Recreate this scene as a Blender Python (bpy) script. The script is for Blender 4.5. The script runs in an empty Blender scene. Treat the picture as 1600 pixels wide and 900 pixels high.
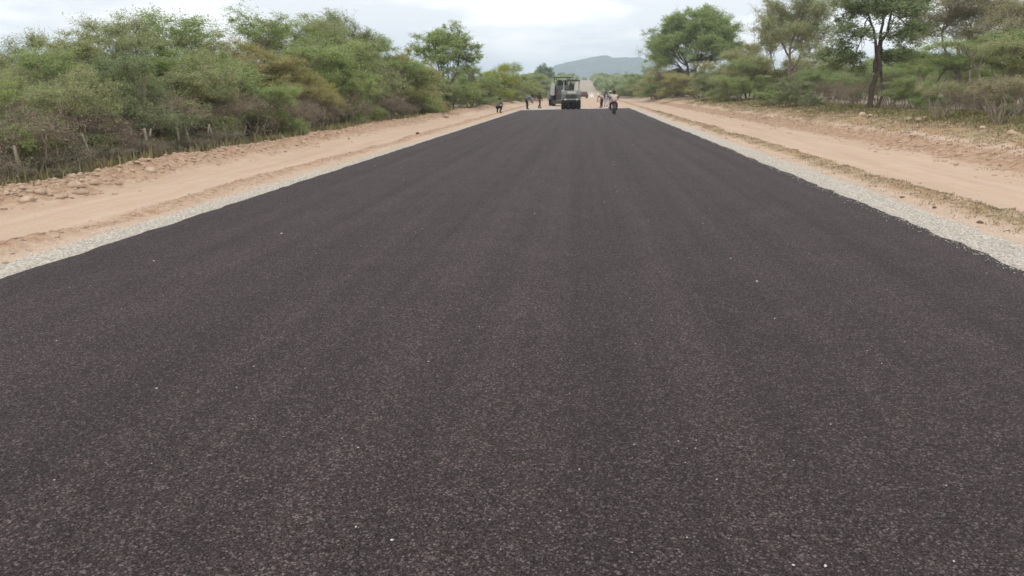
import bpy, bmesh, math, random
import numpy as np
from mathutils import Vector, Matrix

R = math.radians
SC = bpy.context.scene
COL = SC.collection

# ------------------------------------------------------------------ camera
F_PX, CX, CY, CAM_H = 1186.0, 800.0, 450.0, 1.8
PITCH = math.atan(310 / F_PX)
YAW = math.atan(113 * math.cos(PITCH) / F_PX)
cam_d = bpy.data.cameras.new('camera')
cam = bpy.data.objects.new('camera', cam_d)
COL.objects.link(cam)
cam_d.sensor_width = 36
cam_d.lens = 36 * F_PX / 1600
cam_d.clip_start = 0.1
cam_d.clip_end = 12000
cam.location = (0, 0, CAM_H)
cam.rotation_euler = (math.pi / 2 - PITCH, 0, YAW)
SC.camera = cam

# ------------------------------------------------------------------ light
SUN_EL, SUN_AZ, SUN_E = 58, 205, 0.7          # azimuth clockwise from +Y
SC.view_settings.view_transform = 'Standard'
SC.view_settings.look = 'None'
SC.view_settings.gamma = 1
SC.view_settings.use_curve_mapping = False
SC.view_settings.exposure = 0.12
w = bpy.data.worlds.new('World')
SC.world = w
w.use_nodes = True
nt = w.node_tree
nt.nodes.clear()
N = nt.nodes.new
L = nt.links.new
out = N('ShaderNodeOutputWorld')
sky = N('ShaderNodeTexSky')
sky.sky_type = 'NISHITA'
sky.sun_disc = False
sky.sun_elevation = R(SUN_EL)
sky.sun_rotation = R(SUN_AZ)
bg1 = N('ShaderNodeBackground')
bg1.inputs[1].default_value = 0.1
L(sky.outputs[0], bg1.inputs[0])
tc = N('ShaderNodeTexCoord')
mp = N('ShaderNodeMapping')
mp.inputs['Scale'].default_value = (1.0, 1.0, 5.0)
mp.inputs['Location'].default_value = (3.1, 0.4, 1.7)
L(tc.outputs['Generated'], mp.inputs[0])
nz = N('ShaderNodeTexNoise')
nz.inputs['Scale'].default_value = 4.2
nz.inputs['Detail'].default_value = 6
nz.inputs['Roughness'].default_value = 0.5
nz.inputs['Distortion'].default_value = 0.3
L(mp.outputs[0], nz.inputs[0])
rp = N('ShaderNodeValToRGB')
rp.color_ramp.elements[0].position = 0.42
rp.color_ramp.elements[0].color = (0.79, 0.80, 0.82, 1)
rp.color_ramp.elements[1].position = 0.56
rp.color_ramp.elements[1].color = (1.10, 1.08, 1.05, 1)
L(nz.outputs[0], rp.inputs[0])
bg2 = N('ShaderNodeBackground')
bg2.inputs[1].default_value = 1.30
L(rp.outputs[0], bg2.inputs[0])
mx = N('ShaderNodeMixShader')
mx.inputs[0].default_value = 0.96
L(bg1.outputs[0], mx.inputs[1])
L(bg2.outputs[0], mx.inputs[2])
L(mx.outputs[0], out.inputs[0])

sd = bpy.data.lights.new('sun', 'SUN')
sd.energy = SUN_E
sd.angle = R(28)
sd.color = (1.0, 0.95, 0.88)
so = bpy.data.objects.new('sun', sd)
COL.objects.link(so)
az, el = R(SUN_AZ), R(SUN_EL)
sdir = Vector((math.sin(az) * math.cos(el), math.cos(az) * math.cos(el), math.sin(el)))
so.rotation_euler = sdir.to_track_quat('Z', 'Y').to_euler()
so.location = (0, 0, 50)

cy = SC.cycles
cy.max_bounces = 6
cy.diffuse_bounces = 3
cy.transparent_max_bounces = 8
cy.volume_bounces = 1
cy.use_denoising = True
cy.pixel_filter_type = 'BLACKMAN_HARRIS'
cy.filter_width = 1.6
cy.use_adaptive_sampling = False

# ------------------------------------------------------------------ projection helpers (placing by surveyed points)
CAMV = Vector((0, 0, CAM_H))
RGT = Vector((math.cos(YAW), math.sin(YAW), 0))
FWD = Vector((-math.sin(YAW) * math.cos(PITCH), math.cos(YAW) * math.cos(PITCH), -math.sin(PITCH)))
UP = RGT.cross(FWD)


def ray(px, py):
    return (FWD * F_PX + RGT * (px - CX) + UP * (CY - py)).normalized()


def at(px, py, z=0.0):
    d = ray(px, py)
    t = (z - CAM_H) / d.z
    return CAMV + d * t


def proj(p):
    v = Vector(p) - CAMV
    z = v.dot(FWD)
    return CX + F_PX * v.dot(RGT) / z, CY - F_PX * v.dot(UP) / z


def col_at(px, X, gz=0.0):
    """the Y at which lateral offset X is seen in picture column px (near the ground)"""
    lo, hi = 0.5, 4000.0
    for _ in range(60):
        m = (lo + hi) / 2
        q = proj((X, m, gz))[0]
        if (q < px) == (X < 0):
            lo = m
        else:
            hi = m
    return (lo + hi) / 2


def z_at(X, Y, py):
    k = (CY - py) / F_PX
    a = X * UP.x + Y * UP.y
    b = X * FWD.x + Y * FWD.y
    return CAM_H + (k * b - a) / (UP.z - k * FWD.z)


# ------------------------------------------------------------------ noise
def _hash(ix, iy, s):
    h = (ix.astype(np.int64) * 374761393 + iy.astype(np.int64) * 668265263 + s * 1442695041) & 0xffffffff
    h = ((h ^ (h >> 13)) * 1274126177) & 0xffffffff
    h = (h ^ (h >> 16)) & 0xffffffff
    return h / 4294967295.0


def vnoise(x, y, s=0):
    x = np.asarray(x, float)
    y = np.asarray(y, float)
    ix, iy = np.floor(x), np.floor(y)
    fx, fy = x - ix, y - iy
    fx = fx * fx * (3 - 2 * fx)
    fy = fy * fy * (3 - 2 * fy)
    a = _hash(ix, iy, s)
    b = _hash(ix + 1, iy, s)
    c = _hash(ix, iy + 1, s)
    d = _hash(ix + 1, iy + 1, s)
    return (a * (1 - fx) + b * fx) * (1 - fy) + (c * (1 - fx) + d * fx) * fy


def fbm(x, y, s=0, o=4):
    r, a, t = 0, 1.0, 0
    for k in range(o):
        r = r + a * vnoise(np.asarray(x) * 2 ** k, np.asarray(y) * 2 ** k, s + k * 17)
        t += a
        a *= 0.5
    return r / t


def sst(a, b, x):
    t = np.clip((np.asarray(x, float) - a) / (b - a), 0, 1)
    return t * t * (3 - 2 * t)


def gauss(x, c, s):
    return np.exp(-((x - c) / s) ** 2)


def H(x, y):
    x = np.asarray(x, float)
    y = np.asarray(y, float)
    x, y = np.broadcast_arrays(x, y)
    wv = (fbm(x * 0 + 3.3, y / 6, 5) - 0.5) * 0.5
    nearf = 1 - sst(120, 260, y)
    z = np.full(x.shape, -0.045)
    # left side
    z = z - 0.05 * sst(-5.6, -6.8, x)
    bn = fbm(x * 1.6, y * 1.0, 21)
    z = z + 0.11 * gauss(x, -6.95 + wv, 0.26) * np.clip(bn * 2.2 - 0.5, 0.1, 1.6) * nearf
    cl = fbm(x * 2.6, y * 2.2, 31, 5)
    z = z + 0.30 * gauss(x, -10.1 + wv, 0.62) * (0.55 + 0.9 * cl) * nearf
    z = z + 0.10 * gauss(x, -9.2 + wv, 0.35) * np.clip(cl * 3 - 1.2, 0, 1.2) * nearf
    # right side
    z = z - 0.05 * sst(4.3, 5.6, x)
    z = z + 0.15 * gauss(x, 6.3 + wv, 0.3) * np.clip(bn * 2.0 - 0.35, 0.15, 1.5) * nearf
    z = z + sst(10.1 + wv, 12.8, x) * (0.60 + 0.22 * (cl - 0.5)) * nearf
    z = z + 0.16 * gauss(x, 10.9 + wv, 0.5) * (cl * 1.4) * nearf + 0.30 * (fbm(x * 1.3, y * 0.8, 51, 5) - 0.5) * gauss(x, 12.4, 1.6) * nearf
    z = z + sst(12.5, 17, x) * 0.30 * nearf
    z = z + sst(17, 90, x) * 2.6
    # soft unevenness away from the road
    off = np.maximum(sst(-7, -12, x), sst(9.5, 13, x))
    z = z + (fbm(x / 7, y / 7, 3) - 0.5) * 0.35 * off
    z = z + (fbm(x * 0.9, y * 0.9, 8) - 0.5) * 0.06 * np.maximum(sst(-5.8, -6.6, x), sst(4.6, 5.6, x))
    # the rise ahead
    z = z + 9.0 * sst(230, 640, y)
    z = z + (fbm(x / 200, y / 200, 77) - 0.5) * 14 * sst(700, 1500, y)
    return z


def hz(x, y):
    return float(H(np.array([x]), np.array([y]))[0])


# ------------------------------------------------------------------ object helpers
def tag(o, label=None, cat=None, group=None, kind=None):
    if label:
        o['label'] = label
    if cat:
        o['category'] = cat
    if group:
        o['group'] = group
    if kind:
        o['kind'] = kind
    return o


def empty(name, loc, rz=0.0):
    o = bpy.data.objects.new(name, None)
    o.empty_display_size = 0.3
    COL.objects.link(o)
    o.location = loc
    o.rotation_euler = (0, 0, rz)
    return o


def np_mesh(name, V, F, mats, smooth=False, attrs=None, mat_idx=None):
    """V (n,3); F list of (m,k) arrays"""
    me = bpy.data.meshes.new(name)
    V = np.asarray(V, dtype=np.float32)
    me.vertices.add(len(V))
    me.vertices.foreach_set('co', V.ravel())
    loops = np.concatenate([f.ravel() for f in F]).astype(np.int32)
    tot = np.concatenate([np.full(len(f), f.shape[1], dtype=np.int32) for f in F])
    st = np.concatenate([[0], np.cumsum(tot)[:-1]]).astype(np.int32)
    me.loops.add(len(loops))
    me.loops.foreach_set('vertex_index', loops)
    me.polygons.add(len(tot))
    me.polygons.foreach_set('loop_start', st)
    if smooth:
        me.polygons.foreach_set('use_smooth', np.ones(len(tot), dtype=bool))
    if mat_idx is not None:
        me.polygons.foreach_set('material_index', np.asarray(mat_idx, dtype=np.int32))
    me.update(calc_edges=True)
    for m in mats:
        me.materials.append(m)
    for k, a in (attrs or {}).items():
        at_ = me.attributes.new(k, 'FLOAT', 'POINT')
        at_.data.foreach_set('value', np.asarray(a, dtype=np.float32))
    return me


def link(name, me, parent=None):
    o = bpy.data.objects.new(name, me)
    COL.objects.link(o)
    if parent:
        o.parent = parent
    return o


class MB:
    def __init__(s):
        s.v, s.f = [], []

    def add(s, vs, fs):
        b = len(s.v)
        s.v += [tuple(p) for p in vs]
        s.f += [tuple(b + i for i in f) for f in fs]

    def box(s, c, d, rot=None, taper=1.0):
        x, y, z = d[0] / 2, d[1] / 2, d[2] / 2
        vs = [Vector((sx * x * (taper if sz > 0 else 1), sy * y * (taper if sz > 0 else 1), sz * z)) for sz in (-1, 1) for sy in (-1, 1) for sx in (-1, 1)]
        if rot is not None:
            vs = [rot @ p for p in vs]
        vs = [p + Vector(c) for p in vs]
        s.add(vs, [(0, 2, 3, 1), (4, 5, 7, 6), (0, 1, 5, 4), (2, 6, 7, 3), (0, 4, 6, 2), (1, 3, 7, 5)])
        return s

    def tube(s, pts, rad, n=8, cap=True):
        pts = [Vector(p) for p in pts]
        if not hasattr(rad, '__len__'):
            rad = [rad] * len(pts)
        rings = []
        for i, p in enumerate(pts):
            d = (pts[min(i + 1, len(pts) - 1)] - pts[max(i - 1, 0)]).normalized()
            a = d.cross(Vector((0, 0, 1)) if abs(d.z) < 0.9 else Vector((1, 0, 0))).normalized()
            b = d.cross(a)
            rings.append([p + (a * math.cos(t) + b * math.sin(t)) * rad[i] for t in [2 * math.pi * k / n for k in range(n)]])
        vs = [q for r in rings for q in r]
        fs = []
        for i in range(len(pts) - 1):
            for k in range(n):
                fs.append((i * n + k, i * n + (k + 1) % n, (i + 1) * n + (k + 1) % n, (i + 1) * n + k))
        if cap:
            fs.append(tuple(reversed(range(n))))
            fs.append(tuple((len(pts) - 1) * n + k for k in range(n)))
        s.add(vs, fs)
        return s

    def lathe(s, c, axis, prof, n=20):
        """prof: (offset along axis, radius)"""
        ax = Vector(axis).normalized()
        a = ax.cross(Vector((0, 0, 1)) if abs(ax.z) < 0.9 else Vector((1, 0, 0))).normalized()
        b = ax.cross(a)
        vs, fs = [], []
        for (o, r) in prof:
            for k in range(n):
                t = 2 * math.pi * k / n
                vs.append(Vector(c) + ax * o + (a * math.cos(t) + b * math.sin(t)) * max(r, 1e-4))
        for i in range(len(prof) - 1):
            for k in range(n):
                fs.append((i * n + k, i * n + (k + 1) % n, (i + 1) * n + (k + 1) % n, (i + 1) * n + k))
        s.add(vs, fs)
        return s

    def prism(s, poly, x0, x1):
        """polygon in (y,z), extruded along x"""
        n = len(poly)
        vs = [(x0, p[0], p[1]) for p in poly] + [(x1, p[0], p[1]) for p in poly]
        fs = [tuple(reversed(range(n))), tuple(range(n, 2 * n))]
        fs += [(i, (i + 1) % n, n + (i + 1) % n, n + i) for i in range(n)]
        s.add(vs, fs)
        return s

    def build(s, name, mat, parent=None, bevel=0.0, smooth=False):
        me = bpy.data.meshes.new(name)
        me.from_pydata(s.v, [], s.f)
        bm = bmesh.new()
        bm.from_mesh(me)
        bmesh.ops.recalc_face_normals(bm, faces=bm.faces)
        if bevel:
            bmesh.ops.bevel(bm, geom=list(bm.edges), offset=bevel, segments=2, affect='EDGES', clamp_overlap=True)
        bm.to_mesh(me)
        bm.free()
        if smooth:
            for p in me.polygons:
                p.use_smooth = True
        me.materials.append(mat)
        return link(name, me, parent)


# ------------------------------------------------------------------ materials
def newmat(name):
    m = bpy.data.materials.new(name)
    m.use_nodes = True
    t = m.node_tree
    t.nodes.clear()
    return m, t


def nd(t, typ, **kw):
    n = t.nodes.new(typ)
    for k, v in kw.items():
        if k.startswith('i_'):
            key = k[2:]
            n.inputs[int(key) if key.isdigit() else key.replace('_', ' ')].default_value = v
        else:
            setattr(n, k, v)
    return n


def noise(t, vec, scale, detail=4, rough=0.55, dist=0.0):
    n = nd(t, 'ShaderNodeTexNoise')
    n.inputs['Scale'].default_value = scale
    n.inputs['Detail'].default_value = detail
    n.inputs['Roughness'].default_value = rough
    n.inputs['Distortion'].default_value = dist
    if vec is not None:
        t.links.new(vec, n.inputs['Vector'])
    return n.outputs[0]


def ramp(t, fac, stops):
    n = nd(t, 'ShaderNodeValToRGB')
    e = n.color_ramp.elements
    while len(e) < len(stops):
        e.new(0.5)
    for i, (p, c) in enumerate(stops):
        e[i].position = p
        e[i].color = (c[0], c[1], c[2], 1) if hasattr(c, '__len__') else (c, c, c, 1)
    t.links.new(fac, n.inputs[0])
    return n.outputs[0]


def mixc(t, fac, a, b, mode='MIX'):
    n = nd(t, 'ShaderNodeMix', data_type='RGBA', blend_type=mode)
    for sock, v in ((n.inputs[0], fac), (n.inputs[6], a), (n.inputs[7], b)):
        if isinstance(v, bpy.types.NodeSocket):
            t.links.new(v, sock)
        elif hasattr(v, '__len__'):
            sock.default_value = (v[0], v[1], v[2], 1)
        else:
            sock.default_value = v
    return n.outputs[2]


def mth(t, op, a, b=0.0, clamp=False):
    n = nd(t, 'ShaderNodeMath', operation=op, use_clamp=clamp)
    for sock, v in ((n.inputs[0], a), (n.inputs[1], b)):
        if isinstance(v, bpy.types.NodeSocket):
            t.links.new(v, sock)
        else:
            sock.default_value = v
    return n.outputs[0]


def finish(m, t, color, rough=0.9, bump=None, bstr=0.5, bdist=0.01, spec=0.3, metallic=0.0):
    p = nd(t, 'ShaderNodeBsdfPrincipled')
    for key, v in (('Base Color', color), ('Roughness', rough), ('Specular IOR Level', spec), ('Metallic', metallic)):
        if isinstance(v, bpy.types.NodeSocket):
            t.links.new(v, p.inputs[key])
        elif hasattr(v, '__len__'):
            p.inputs[key].default_value = (v[0], v[1], v[2], 1)
        else:
            p.inputs[key].default_value = v
    if bump is not None:
        b = nd(t, 'ShaderNodeBump')
        b.inputs['Strength'].default_value = bstr
        b.inputs['Distance'].default_value = bdist
        t.links.new(bump, b.inputs['Height'])
        t.links.new(b.outputs[0], p.inputs['Normal'])
    o = nd(t, 'ShaderNodeOutputMaterial')
    t.links.new(p.outputs[0], o.inputs[0])
    return m


def objco(t, scale=None):
    c = nd(t, 'ShaderNodeTexCoord').outputs['Object']
    if scale:
        mpn = nd(t, 'ShaderNodeMapping')
        mpn.inputs['Scale'].default_value = scale
        t.links.new(c, mpn.inputs[0])
        return mpn.outputs[0]
    return c


def simple(name, col, rough=0.6, var=0.25, spec=0.4, metallic=0.0, scale=6.0, bump=0.15):
    m, t = newmat(name)
    c = objco(t)
    n = noise(t, c, scale, 5, 0.6)
    n2 = noise(t, c, scale * 5, 3, 0.6)
    lo = [v * (1 - var) for v in col]
    hi = [min(v * (1 + var), 0.9) for v in col]
    cc = ramp(t, n, [(0.3, lo), (0.7, hi)])
    return finish(m, t, cc, rough, n2, bump, 0.01, spec, metallic)


def attr(t, name):
    return nd(t, 'ShaderNodeAttribute', attribute_name=name).outputs['Fac']


def m_verge():
    m, t = newmat('sand_gravel_and_dry_grass')
    c = objco(t)
    big = noise(t, c, 0.35, 4, 0.6)
    mid = noise(t, c, 2.2, 5, 0.6)
    fine = noise(t, c, 28, 4, 0.7)
    trk = noise(t, objco(t, (2.2, 0.16, 1)), 1.0, 4, 0.6)
    sand = mixc(t, ramp(t, trk, [(0.34, 0.0), (0.66, 1.0)]), (0.43, 0.315, 0.235), (0.53, 0.41, 0.32))
    sand = mixc(t, mth(t, 'MULTIPLY', ramp(t, mid, [(0.45, 0.0), (0.75, 1.0)]), 0.55), sand, (0.47, 0.28, 0.17))
    sand = mixc(t, 0.35, sand, ramp(t, fine, [(0.3, (0.37, 0.26, 0.18)), (0.7, (0.63, 0.48, 0.36))]))
    # clods of red earth
    clod = mixc(t, ramp(t, noise(t, c, 6, 4, 0.7), [(0.38, 0.0), (0.62, 1.0)]), (0.28, 0.175, 0.11), (0.46, 0.32, 0.22))
    # gravel
    vo = nd(t, 'ShaderNodeTexVoronoi', i_Scale=34.0)
    t.links.new(c, vo.inputs['Vector'])
    gcol = ramp(t, nd_sep(t, vo.outputs['Color']), [(0.0, (0.40, 0.36, 0.305)), (0.5, (0.57, 0.52, 0.45)), (1.0, (0.74, 0.70, 0.63))])
    gcol = mixc(t, ramp(t, vo.outputs['Distance'], [(0.35, 0.0), (0.75, 0.75)]), gcol, (0.24, 0.20, 0.16))
    # grassy earth
    gn = noise(t, c, 9, 5, 0.7)
    grs = ramp(t, gn, [(0.3, (0.22, 0.16, 0.09)), (0.5, (0.33, 0.255, 0.15)), (0.7, (0.43, 0.335, 0.21))])
    grs = mixc(t, mth(t, 'MULTIPLY', ramp(t, big, [(0.45, 0.0), (0.6, 1.0)]), 0.5), grs, (0.36, 0.21, 0.12))
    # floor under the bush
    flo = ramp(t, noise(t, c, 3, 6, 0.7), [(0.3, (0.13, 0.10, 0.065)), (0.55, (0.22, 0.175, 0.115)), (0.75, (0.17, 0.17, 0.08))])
    pale = ramp(t, noise(t, c, 0.8, 6, 0.7), [(0.3, (0.29, 0.255, 0.20)), (0.7, (0.39, 0.345, 0.28))])

    def msk(name, soft=0.18):
        a = attr(t, name)
        s = mth(t, 'ADD', a, mth(t, 'MULTIPLY', mth(t, 'SUBTRACT', mth(t, 'ADD', mth(t, 'MULTIPLY', mid, 0.6), mth(t, 'MULTIPLY', fine, 0.4)), 0.5), 1.5))
        return ramp(t, s, [(0.5 - soft, 0.0), (0.5 + soft, 1.0)])
    col = mixc(t, msk('w_clod', 0.25), sand, clod)
    col = mixc(t, msk('w_grass', 0.2), col, grs)
    col = mixc(t, msk('w_gravel', 0.12), col, gcol)
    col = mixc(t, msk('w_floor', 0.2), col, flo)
    col = mixc(t, attr(t, 'w_pale'), col, pale)
    hgt = mth(t, 'ADD', mth(t, 'MULTIPLY', fine, 0.5), mth(t, 'MULTIPLY', mth(t, 'SUBTRACT', 1.0, vo.outputs['Distance']), attr(t, 'w_gravel')))
    hgt = mth(t, 'ADD', hgt, mth(t, 'MULTIPLY', mid, 1.2))
    return finish(m, t, col, 0.95, hgt, 0.7, 0.02, 0.15)


def nd_sep(t, colsock):
    s = nd(t, 'ShaderNodeSeparateColor')
    t.links.new(colsock, s.inputs[0])
    return s.outputs[0]


def m_asphalt():
    m, t = newmat('fresh_asphalt')
    c = objco(t)
    v1 = nd(t, 'ShaderNodeTexVoronoi', i_Scale=92.0)
    t.links.new(c, v1.inputs['Vector'])
    v2 = nd(t, 'ShaderNodeTexVoronoi', i_Scale=190.0)
    t.links.new(c, v2.inputs['Vector'])
    n1 = noise(t, c, 60, 3, 0.7)
    blot = noise(t, c, 1.1, 5, 0.65)
    blot2 = noise(t, c, 11, 4, 0.7)
    strk = noise(t, objco(t, (2.0, 0.03, 1)), 1.0, 5, 0.65)
    base = ramp(t, nd_sep(t, v1.outputs['Color']), [(0.0, (0.004, 0.0018, 0.002)), (0.42, (0.033, 0.0165, 0.0172)), (0.80, (0.080, 0.0570, 0.0575)), (1.0, (0.27, 0.225, 0.22))])
    base = mixc(t, ramp(t, v1.outputs['Distance'], [(0.45, 0.0), (0.8, 0.85)]), base, (0.003, 0.0015, 0.0015))
    b2 = ramp(t, nd_sep(t, v2.outputs['Color']), [(0.0, (0.004, 0.002, 0.002)), (0.55, (0.036, 0.0190, 0.0198)), (1.0, (0.17, 0.135, 0.134))])
    col = mixc(t, 0.45, base, b2)
    col = mixc(t, 1.0, col, ramp(t, blot, [(0.3, 0.86), (0.7, 1.12)]), 'MULTIPLY')
    col = mixc(t, 1.0, col, ramp(t, blot2, [(0.3, 0.72), (0.7, 1.28)]), 'MULTIPLY')
    col = mixc(t, 1.0, col, ramp(t, strk, [(0.38, 0.82), (0.62, 1.2)]), 'MULTIPLY')
    h = mth(t, 'ADD', mth(t, 'SUBTRACT', 1.0, v1.outputs['Distance']), mth(t, 'MULTIPLY', n1, 1.2))
    rg = ramp(t, blot2, [(0.3, 0.72), (0.7, 0.86)])
    return finish(m, t, col, rg, h, 1.0, 0.012, 0.28)


def m_leaf(name, cols, trans=0.38):
    """leaf colours by a random value kept on every leaf, shifted a little from plant to plant"""
    m, t = newmat(name)
    a = attr(t, 'rnd')
    col = ramp(t, a, [(i / (len(cols) - 1), cc) for i, cc in enumerate(cols)])
    oi = nd(t, 'ShaderNodeObjectInfo').outputs['Random']
    clump = noise(t, objco(t), 1.3, 3, 0.6)
    hs = nd(t, 'ShaderNodeHueSaturation')
    t.links.new(mth(t, 'ADD', 0.492, mth(t, 'MULTIPLY', oi, 0.018)), hs.inputs['Hue'])
    t.links.new(mth(t, 'ADD', 0.80, mth(t, 'MULTIPLY', clump, 0.40)), hs.inputs['Value'])
    t.links.new(col, hs.inputs['Color'])
    d = nd(t, 'ShaderNodeBsdfDiffuse')
    tr = nd(t, 'ShaderNodeBsdfTranslucent')
    t.links.new(hs.outputs[0], d.inputs[0])
    t.links.new(hs.outputs[0], tr.inputs[0])
    mx_ = nd(t, 'ShaderNodeMixShader')
    mx_.inputs[0].default_value = trans
    t.links.new(d.outputs[0], mx_.inputs[1])
    t.links.new(tr.outputs[0], mx_.inputs[2])
    o = nd(t, 'ShaderNodeOutputMaterial')
    t.links.new(mx_.outputs[0], o.inputs[0])
    return m


M = {}
M['verge'] = m_verge()
M['asphalt'] = m_asphalt()
M['leaf_grey'] = m_leaf('grey_green_leaves', [(0.246, 0.288, 0.140), (0.361, 0.407, 0.197), (0.449, 0.491, 0.246), (0.506, 0.491, 0.266)])
M['leaf_green'] = m_leaf('green_leaves', [(0.216, 0.288, 0.113), (0.325, 0.414, 0.162), (0.405, 0.498, 0.204), (0.492, 0.547, 0.239)])
M['leaf_olive'] = m_leaf('olive_leaves', [(0.289, 0.295, 0.126), (0.391, 0.386, 0.162), (0.477, 0.449, 0.197), (0.506, 0.421, 0.210)])
M['leaf_lime'] = m_leaf('yellow_green_leaves', [(0.263, 0.310, 0.054), (0.374, 0.417, 0.077), (0.458, 0.484, 0.109), (0.416, 0.445, 0.124)])
M['leaf_dark'] = m_leaf('dark_green_leaves', [(0.173, 0.217, 0.119), (0.261, 0.316, 0.162), (0.332, 0.394, 0.197), (0.405, 0.436, 0.224)])
M['leaf_dry'] = m_leaf('dry_leaves_and_grass', [(0.261, 0.190, 0.132), (0.332, 0.253, 0.179), (0.284, 0.265, 0.159), (0.426, 0.333, 0.238)], 0.15)
M['leaf_pale'] = m_leaf('dusty_pale_leaves', [(0.291, 0.295, 0.172), (0.367, 0.375, 0.215), (0.442, 0.424, 0.246), (0.430, 0.369, 0.222)], 0.2)
M['leaf_weed'] = m_leaf('olive_weeds', [(0.184, 0.183, 0.089), (0.258, 0.240, 0.120), (0.323, 0.283, 0.146), (0.323, 0.251, 0.146)], 0.2)
M['bark'] = simple('brown_grey_bark', (0.29, 0.235, 0.185), 0.95, 0.35, 0.1, scale=5, bump=0.6)
M['bark_dark'] = simple('dark_bark', (0.12, 0.095, 0.075), 0.95, 0.35, 0.1, scale=5, bump=0.6)
M['bark_pale'] = simple('pale_grey_bark', (0.30, 0.265, 0.21), 0.95, 0.3, 0.1, scale=5, bump=0.6)
M['rock'] = simple('sandy_rock', (0.44, 0.325, 0.24), 0.95, 0.3, 0.1, scale=4, bump=0.6)
M['rock_pale'] = simple('pale_rock', (0.50, 0.385, 0.28), 0.95, 0.25, 0.1, scale=4, bump=0.6)
M['rock_dark'] = simple('dark_clod', (0.16, 0.105, 0.075), 0.95, 0.3, 0.1, scale=8, bump=0.6)
M['chip'] = simple('grey_stone_chips', (0.52, 0.48, 0.42), 0.9, 0.45, 0.2, scale=19, bump=0.3)
M['chip_white'] = simple('white_stone_chips', (0.62, 0.60, 0.57), 0.8, 0.3, 0.3, scale=19, bump=0.3)
M['post'] = simple('weathered_wood', (0.31, 0.275, 0.225), 0.95, 0.3, 0.1, scale=7, bump=0.6)
M['hill'] = simple('wooded_hillside', (0.085, 0.105, 0.055), 1.0, 0.45, 0.0, scale=0.02, bump=0.0)

# ------------------------------------------------------------------ terrain, in strips that share their borders
def rows():
    ys = list(np.arange(-8, 2, 0.5)) + list(np.arange(2, 34, 0.16))
    y, st = 34.0, 0.17
    while y < 5000:
        ys.append(y)
        y += st
        st *= 1.035
    return np.array(ys + [5000.0])


YS = rows()
END_L, END_R = 70.0, 80.0      # the asphalt stops on a slanting line


def cols_between(a, b, step):
    n = max(1, int(round(abs(b - a) / step)))
    return list(np.linspace(a, b, n + 1))


EDGE_L, EDGE_R = -5.66, 4.56


def wob(base, y, amp, s, f=0.8):
    return base + (fbm(y * f, y * 0 + s, s, 4) - 0.5) * amp * (1 - sst(60, 160, y) * 0.0)


def weights(x, y, side):
    far = sst(90, 170, y)
    g = np.zeros_like(x)
    wv = (fbm(x * 0 + 3.3, y / 6, 5) - 0.5) * 0.5
    # gravel shoulder
    gl = (1 - sst(6.05 - 0.2 * sst(10, 25, y), 6.75 - 0.35 * sst(10, 25, y), -x)) * (x < 0)
    gr = (1 - sst(5.2, 5.85, x)) * (x > 0)
    g = np.maximum(gl, gr) * (1 - sst(72, 95, y))
    clod = 0.75 * gauss(x, -6.95 + wv, 0.35) + 0.85 * gauss(x, -10.0 + wv, 0.9) + 1.0 * gauss(x, 10.7 + wv, 0.6) + 0.35 * gauss(x, 8.6, 0.4) * 0
    clod = clod * (1 - far)
    grass = np.maximum(0.85 * gauss(x, 6.3 + wv, 0.42), 0.95 * sst(11.3, 12.1, x)) * (1 - far * 0.3)
    grass = np.maximum(grass, 0.42 * sst(-10.6, -11.4, x))
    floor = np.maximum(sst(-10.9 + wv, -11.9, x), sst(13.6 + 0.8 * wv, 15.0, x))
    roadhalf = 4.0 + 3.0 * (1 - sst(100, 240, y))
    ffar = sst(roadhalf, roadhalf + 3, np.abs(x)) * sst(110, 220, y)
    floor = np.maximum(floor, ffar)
    pale = sst(17, 26, x) * 0.55 * (1 - sst(90, 150, y)) + 0.85 * sst(200, 360, y) * (1 - sst(5, 9, np.abs(x)))
    return dict(w_gravel=np.clip(g, 0, 1), w_clod=np.clip(clod, 0, 1), w_grass=np.clip(grass, 0, 1), w_floor=np.clip(floor, 0, 1), w_pale=np.clip(pale, 0, 1))


def strip(name, parts, label=None):
    """parts: list of functions-of-y giving the x of each column"""
    C = np.stack([p(YS) for p in parts], 1)
    Yg = np.repeat(YS[:, None], C.shape[1], 1)
    Z = H(C, Yg)
    V = np.stack([C, Yg, Z], -1).reshape(-1, 3)
    nr, nc = C.shape
    idx = np.arange(nr * nc).reshape(nr, nc)
    F = np.stack([idx[:-1, :-1], idx[:-1, 1:], idx[1:, 1:], idx[1:, :-1]], -1).reshape(-1, 4)
    wt = weights(C.ravel(), Yg.ravel(), 0)
    me = np_mesh(name, V, [F], [M['verge']], True, wt)
    o = link(name, me)
    tag(o, label=label, kind='structure')
    return o


def lin(fa, fb, n, skip_first=False):
    r = []
    for i in range(n + 1):
        t_ = i / n
        r.append(lambda y, t_=t_: fa(y) * (1 - t_) + fb(y) * t_)
    return r


def cst(v):
    return lambda y: np.full_like(y, v)


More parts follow.
